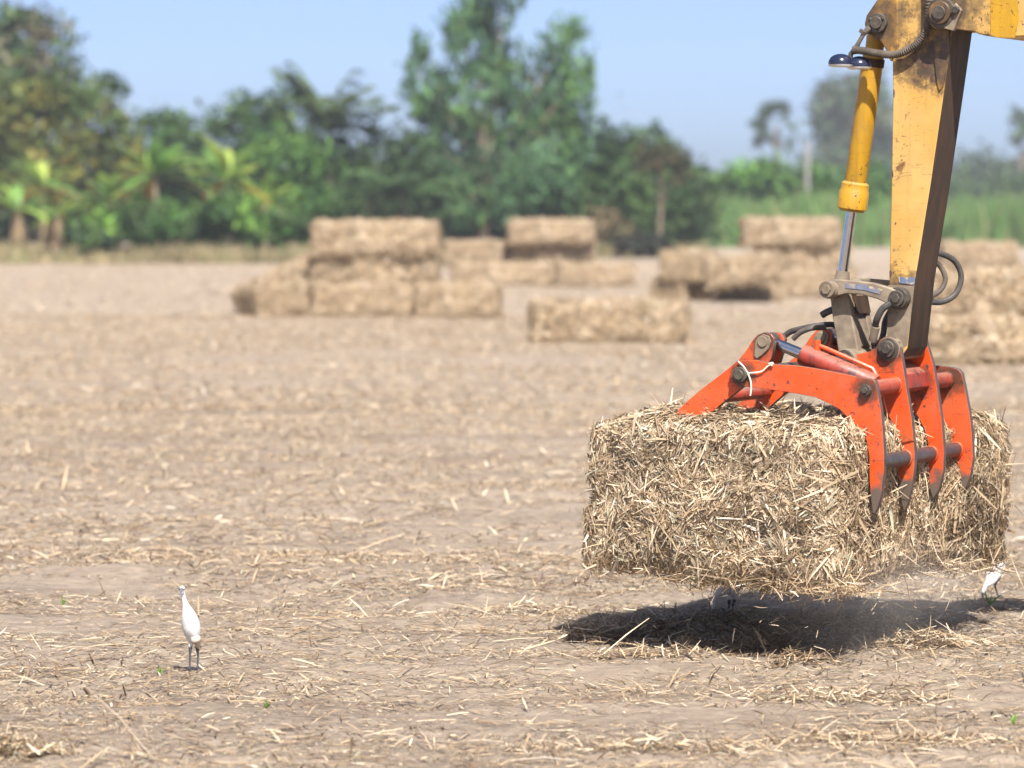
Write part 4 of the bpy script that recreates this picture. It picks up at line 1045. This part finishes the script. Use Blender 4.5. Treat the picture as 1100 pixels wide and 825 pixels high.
# grass verge, sugar cane crop, distant wood: masses nobody could count
def blades(n, x0, x1, y0, y1, h, wd, pal, seed, lean=.3, hfun=None):
    r = np.random.default_rng(seed)
    yy = r.uniform(y0, y1, n); xx = r.uniform(x0, x1, n) * yy / y0
    hh = h * r.uniform(.5, 1.1, n) * (1 + .5 * vn(xx / 2.5, yy / 3, s=41) + .25 * vn(xx / .8, yy, s=43))
    D = unit(np.stack([r.normal(0, lean, n), r.normal(0, lean, n), np.ones(n)], 1))
    pal = np.array(pal); t = pal[r.integers(0, len(pal), n)] * r.uniform(.75, 1.25, (n, 1)) * (1 + .25 * vn(xx / 3, yy / 4, s=42))[:, None]
    P = np.stack([xx, yy, hh * .45], 1)
    Nn = unit(np.stack([r.normal(0, .6, n), -np.ones(n), r.normal(.3, .3, n)], 1))
    return strips(P, D, Nn, hh, np.full(n, wd) * r.uniform(.6, 1.4, n), hh * r.uniform(-.1, .18, n), t, (1, .9, .15))
def X(px, Y): return at(px, 250, Y)[0]
v, q, t = blades(16000, X(-120, 164), X(345, 164), 164, 184, .85, .08, [(.27, .22, .12), (.22, .19, .10), (.17, .18, .07), (.34, .26, .16)], 61)
props(link_mesh('dry_grass', fast_mesh('dry_grass', v, q, t), M['grass']), 'dry tawny grass along the verge below the banana plants', 'grass', kind='stuff')
v, q, t = blades(15000, X(345, 186), X(760, 186), 186, 200, .75, .09, [(.20, .17, .08), (.13, .14, .06), (.26, .20, .11)], 62)
props(link_mesh('rough_grass', fast_mesh('rough_grass', v, q, t), M['grass']), 'rough grass at the foot of the tall trees', 'grass', kind='stuff')
v, q, t = blades(26000, X(728, 248), X(1210, 248), 248, 275, 3.1, .15, [(.08, .17, .045), (.11, .21, .055), (.06, .13, .04), (.15, .23, .07), (.19, .20, .09)], 63, .22)
props(link_mesh('cane_crop', fast_mesh('cane_crop', v, q, t), M['grass']), 'strip of tall green cane crop across the far side of the field', 'crop', kind='stuff')
r = np.random.default_rng(5)
wb = []
for px in np.arange(-260, 770, 24): wb.append(px_blob(px + r.uniform(-8, 8), 218 + r.uniform(-6, 8), 24, 34, 232 + r.uniform(-6, 6)))
for px in np.arange(-260, 770, 22): wb.append(px_blob(px + r.uniform(-8, 8), 250 + r.uniform(-4, 4), 22, 16, 222 + r.uniform(-6, 6)))
for px in np.arange(740, 1340, 24): wb.append(px_blob(px, 207 + r.uniform(-6, 6), 22, 18, 430 + r.uniform(-20, 20)))
v, q, t = leaf_cloud(wb, 21000, .9, DK + FAR[:1], 77, clump=.4)
props(link_mesh('distant_wood', fast_mesh('distant_wood', v, q, t), M['leaf']), 'dark mass of scrub and wood behind the field trees', 'wood', kind='stuff')

# low hills far away
hv, hf = [], []
xs = np.linspace(-420, 420, 85)
for k, x in enumerate(xs):
    hz = 9 + 5 * vn(x / 60, 0.3, s=51) + 2.5 * vn(x / 18, .7, s=52)
    hv += [(x, 690, -1), (x, 705, max(2, float(hz))), (x, 730, -1)]
for k in range(len(xs) - 1):
    a = k * 3; hf += [(a, a + 3, a + 4, a + 1), (a + 1, a + 4, a + 5, a + 2)]
props(obj('hills', hv, hf, plain('wooded_hill', (.05, .075, .045), (.035, .055, .04), .95, 0, .05, 0)), kind='structure')

# ------------------------------------------------------------------ haze
HAZE = 0.00033
def haze():
    m = bpy.data.materials.new('haze'); m.use_nodes = True; nt = m.node_tree; nt.nodes.clear()
    out = nt.nodes.new('ShaderNodeOutputMaterial'); pv = nt.nodes.new('ShaderNodeVolumePrincipled')
    pv.inputs['Color'].default_value = (.80, .88, 1.0, 1); pv.inputs['Density'].default_value = HAZE; pv.inputs['Anisotropy'].default_value = .2
    nt.links.new(pv.outputs[0], out.inputs['Volume'])
    x0, x1, y0, y1, z0, z1 = -2200, 2200, -80, 800, -2, 36
    v = [(x, y, z) for z in (z0, z1) for y in (y0, y1) for x in (x0, x1)]
    f = [(0, 2, 3, 1), (4, 5, 7, 6), (0, 1, 5, 4), (2, 6, 7, 3), (0, 4, 6, 2), (1, 3, 7, 5)]
    props(obj('haze', v, f, m, smooth=False), kind='stuff')
haze()

def dust():
    m = bpy.data.materials.new('falling_dust'); m.use_nodes = True; nt = m.node_tree; nt.nodes.clear()
    out = nt.nodes.new('ShaderNodeOutputMaterial'); pv = nt.nodes.new('ShaderNodeVolumePrincipled')
    pv.inputs['Color'].default_value = (.86, .82, .78, 1)
    tc = nt.nodes.new('ShaderNodeTexCoord')
    ln = N(nt, 'ShaderNodeVectorMath', operation='LENGTH'); nt.links.new(tc.outputs['Object'], ln.inputs[0])
    fall = N(nt, 'ShaderNodeMapRange'); fall.inputs['From Min'].default_value = 1.0; fall.inputs['From Max'].default_value = .25; nt.links.new(ln.outputs['Value'], fall.inputs['Value'])
    ns = ramp(nt, noise(nt, tc.outputs['Object'], 2.2, 4, .6), [(.38, .15), (.68, 1.0)])
    mu = N(nt, 'ShaderNodeMath', operation='MULTIPLY'); nt.links.new(fall.outputs[0], mu.inputs[0]); nt.links.new(ns, mu.inputs[1])
    m2 = N(nt, 'ShaderNodeMath', operation='MULTIPLY'); m2.inputs[1].default_value = .42; nt.links.new(mu.outputs[0], m2.inputs[0])
    nt.links.new(m2.outputs[0], pv.inputs['Density']); nt.links.new(pv.outputs[0], out.inputs['Volume'])
    bm = bmesh.new(); bmesh.ops.create_icosphere(bm, subdivisions=3, radius=1.0); me = bpy.data.meshes.new('dust'); bm.to_mesh(me); bm.free()
    c = at(925, 630, 17.9); o = link_mesh('dust', me, m, None, c); o.scale = (.75, .95, .42)
    props(o, 'thin dust drifting down from the lifted bale', 'dust', kind='stuff')
dust()
def chaff():
    r = np.random.default_rng(91); n = 90; c = at(900, 640, 17.7)
    P = c + np.stack([r.normal(-.1, .55, n), r.normal(.2, .45, n), r.uniform(-.35, .06, n)], 1); P[:, 2] = np.clip(P[:, 2], .05, .5)
    D = unit(r.normal(0, 1, (n, 3))); L = r.uniform(.015, .09, n)
    v, q, t = strips(P, D, unit(r.normal(0, 1, (n, 3))), L, r.uniform(.003, .008, n), L * .05, straw_tint(n, r=r))
    props(link_mesh('falling_chaff', fast_mesh('falling_chaff', v, q, t), M['straw']), 'bits of straw dropping from the lifted bale', 'chaff', kind='stuff')
chaff()

# ------------------------------------------------------------------ light, sky, camera
Ldir = Vector((-.15, .76, -1)).normalized()          # way the sunlight travels
S = -Ldir
elev = math.asin(S.z)
sun = bpy.data.lights.new('sun', 'SUN'); sun.energy = 4.0; sun.angle = R(.53); sun.color = (1.0, .955, .89)
so = bpy.data.objects.new('sun', sun); COL.objects.link(so); so.rotation_euler = Ldir.to_track_quat('-Z', 'Y').to_euler(); so.location = (5, -20, 30)
w = bpy.data.worlds.new('World'); SC.world = w; w.use_nodes = True
nt = w.node_tree; bg = nt.nodes['Background']
sky = nt.nodes.new('ShaderNodeTexSky'); sky.sky_type = 'NISHITA'; sky.sun_disc = False
sky.sun_elevation = elev; sky.sun_rotation = math.atan2(S.x, S.y)
sky.air_density = .35; sky.dust_density = 1.5; sky.ozone_density = 2.3; sky.altitude = 0
nt.links.new(sky.outputs[0], bg.inputs[0]); bg.inputs[1].default_value = .086

cam = bpy.data.cameras.new('camera'); co = bpy.data.objects.new('camera', cam); COL.objects.link(co)
cam.sensor_width = 36; cam.lens = 36 * F / 1100.0; cam.clip_start = .1; cam.clip_end = 5000
co.location = (0, 0, CH); co.rotation_euler = (math.pi / 2 - PITCH, 0, 0)
cam.dof.use_dof = True; cam.dof.focus_distance = 17.9; cam.dof.aperture_fstop = 1.75; cam.dof.aperture_blades = 9
SC.camera = co
vs = SC.view_settings
SC.display_settings.display_device = 'sRGB'
vs.view_transform = 'Standard'; vs.look = 'None'; vs.exposure = 1.40; vs.gamma = 1.0; vs.use_curve_mapping = False
SC.render.engine = 'CYCLES'
SC.cycles.use_denoising = True
try: SC.cycles.denoiser = 'OPENIMAGEDENOISE'
except Exception: pass
SC.cycles.max_bounces = 8; SC.cycles.diffuse_bounces = 3; SC.cycles.transparent_max_bounces = 8; SC.cycles.volume_bounces = 1
SC.cycles.use_adaptive_sampling = True; SC.cycles.adaptive_threshold = .02
SC.cycles.sample_clamp_indirect = 6
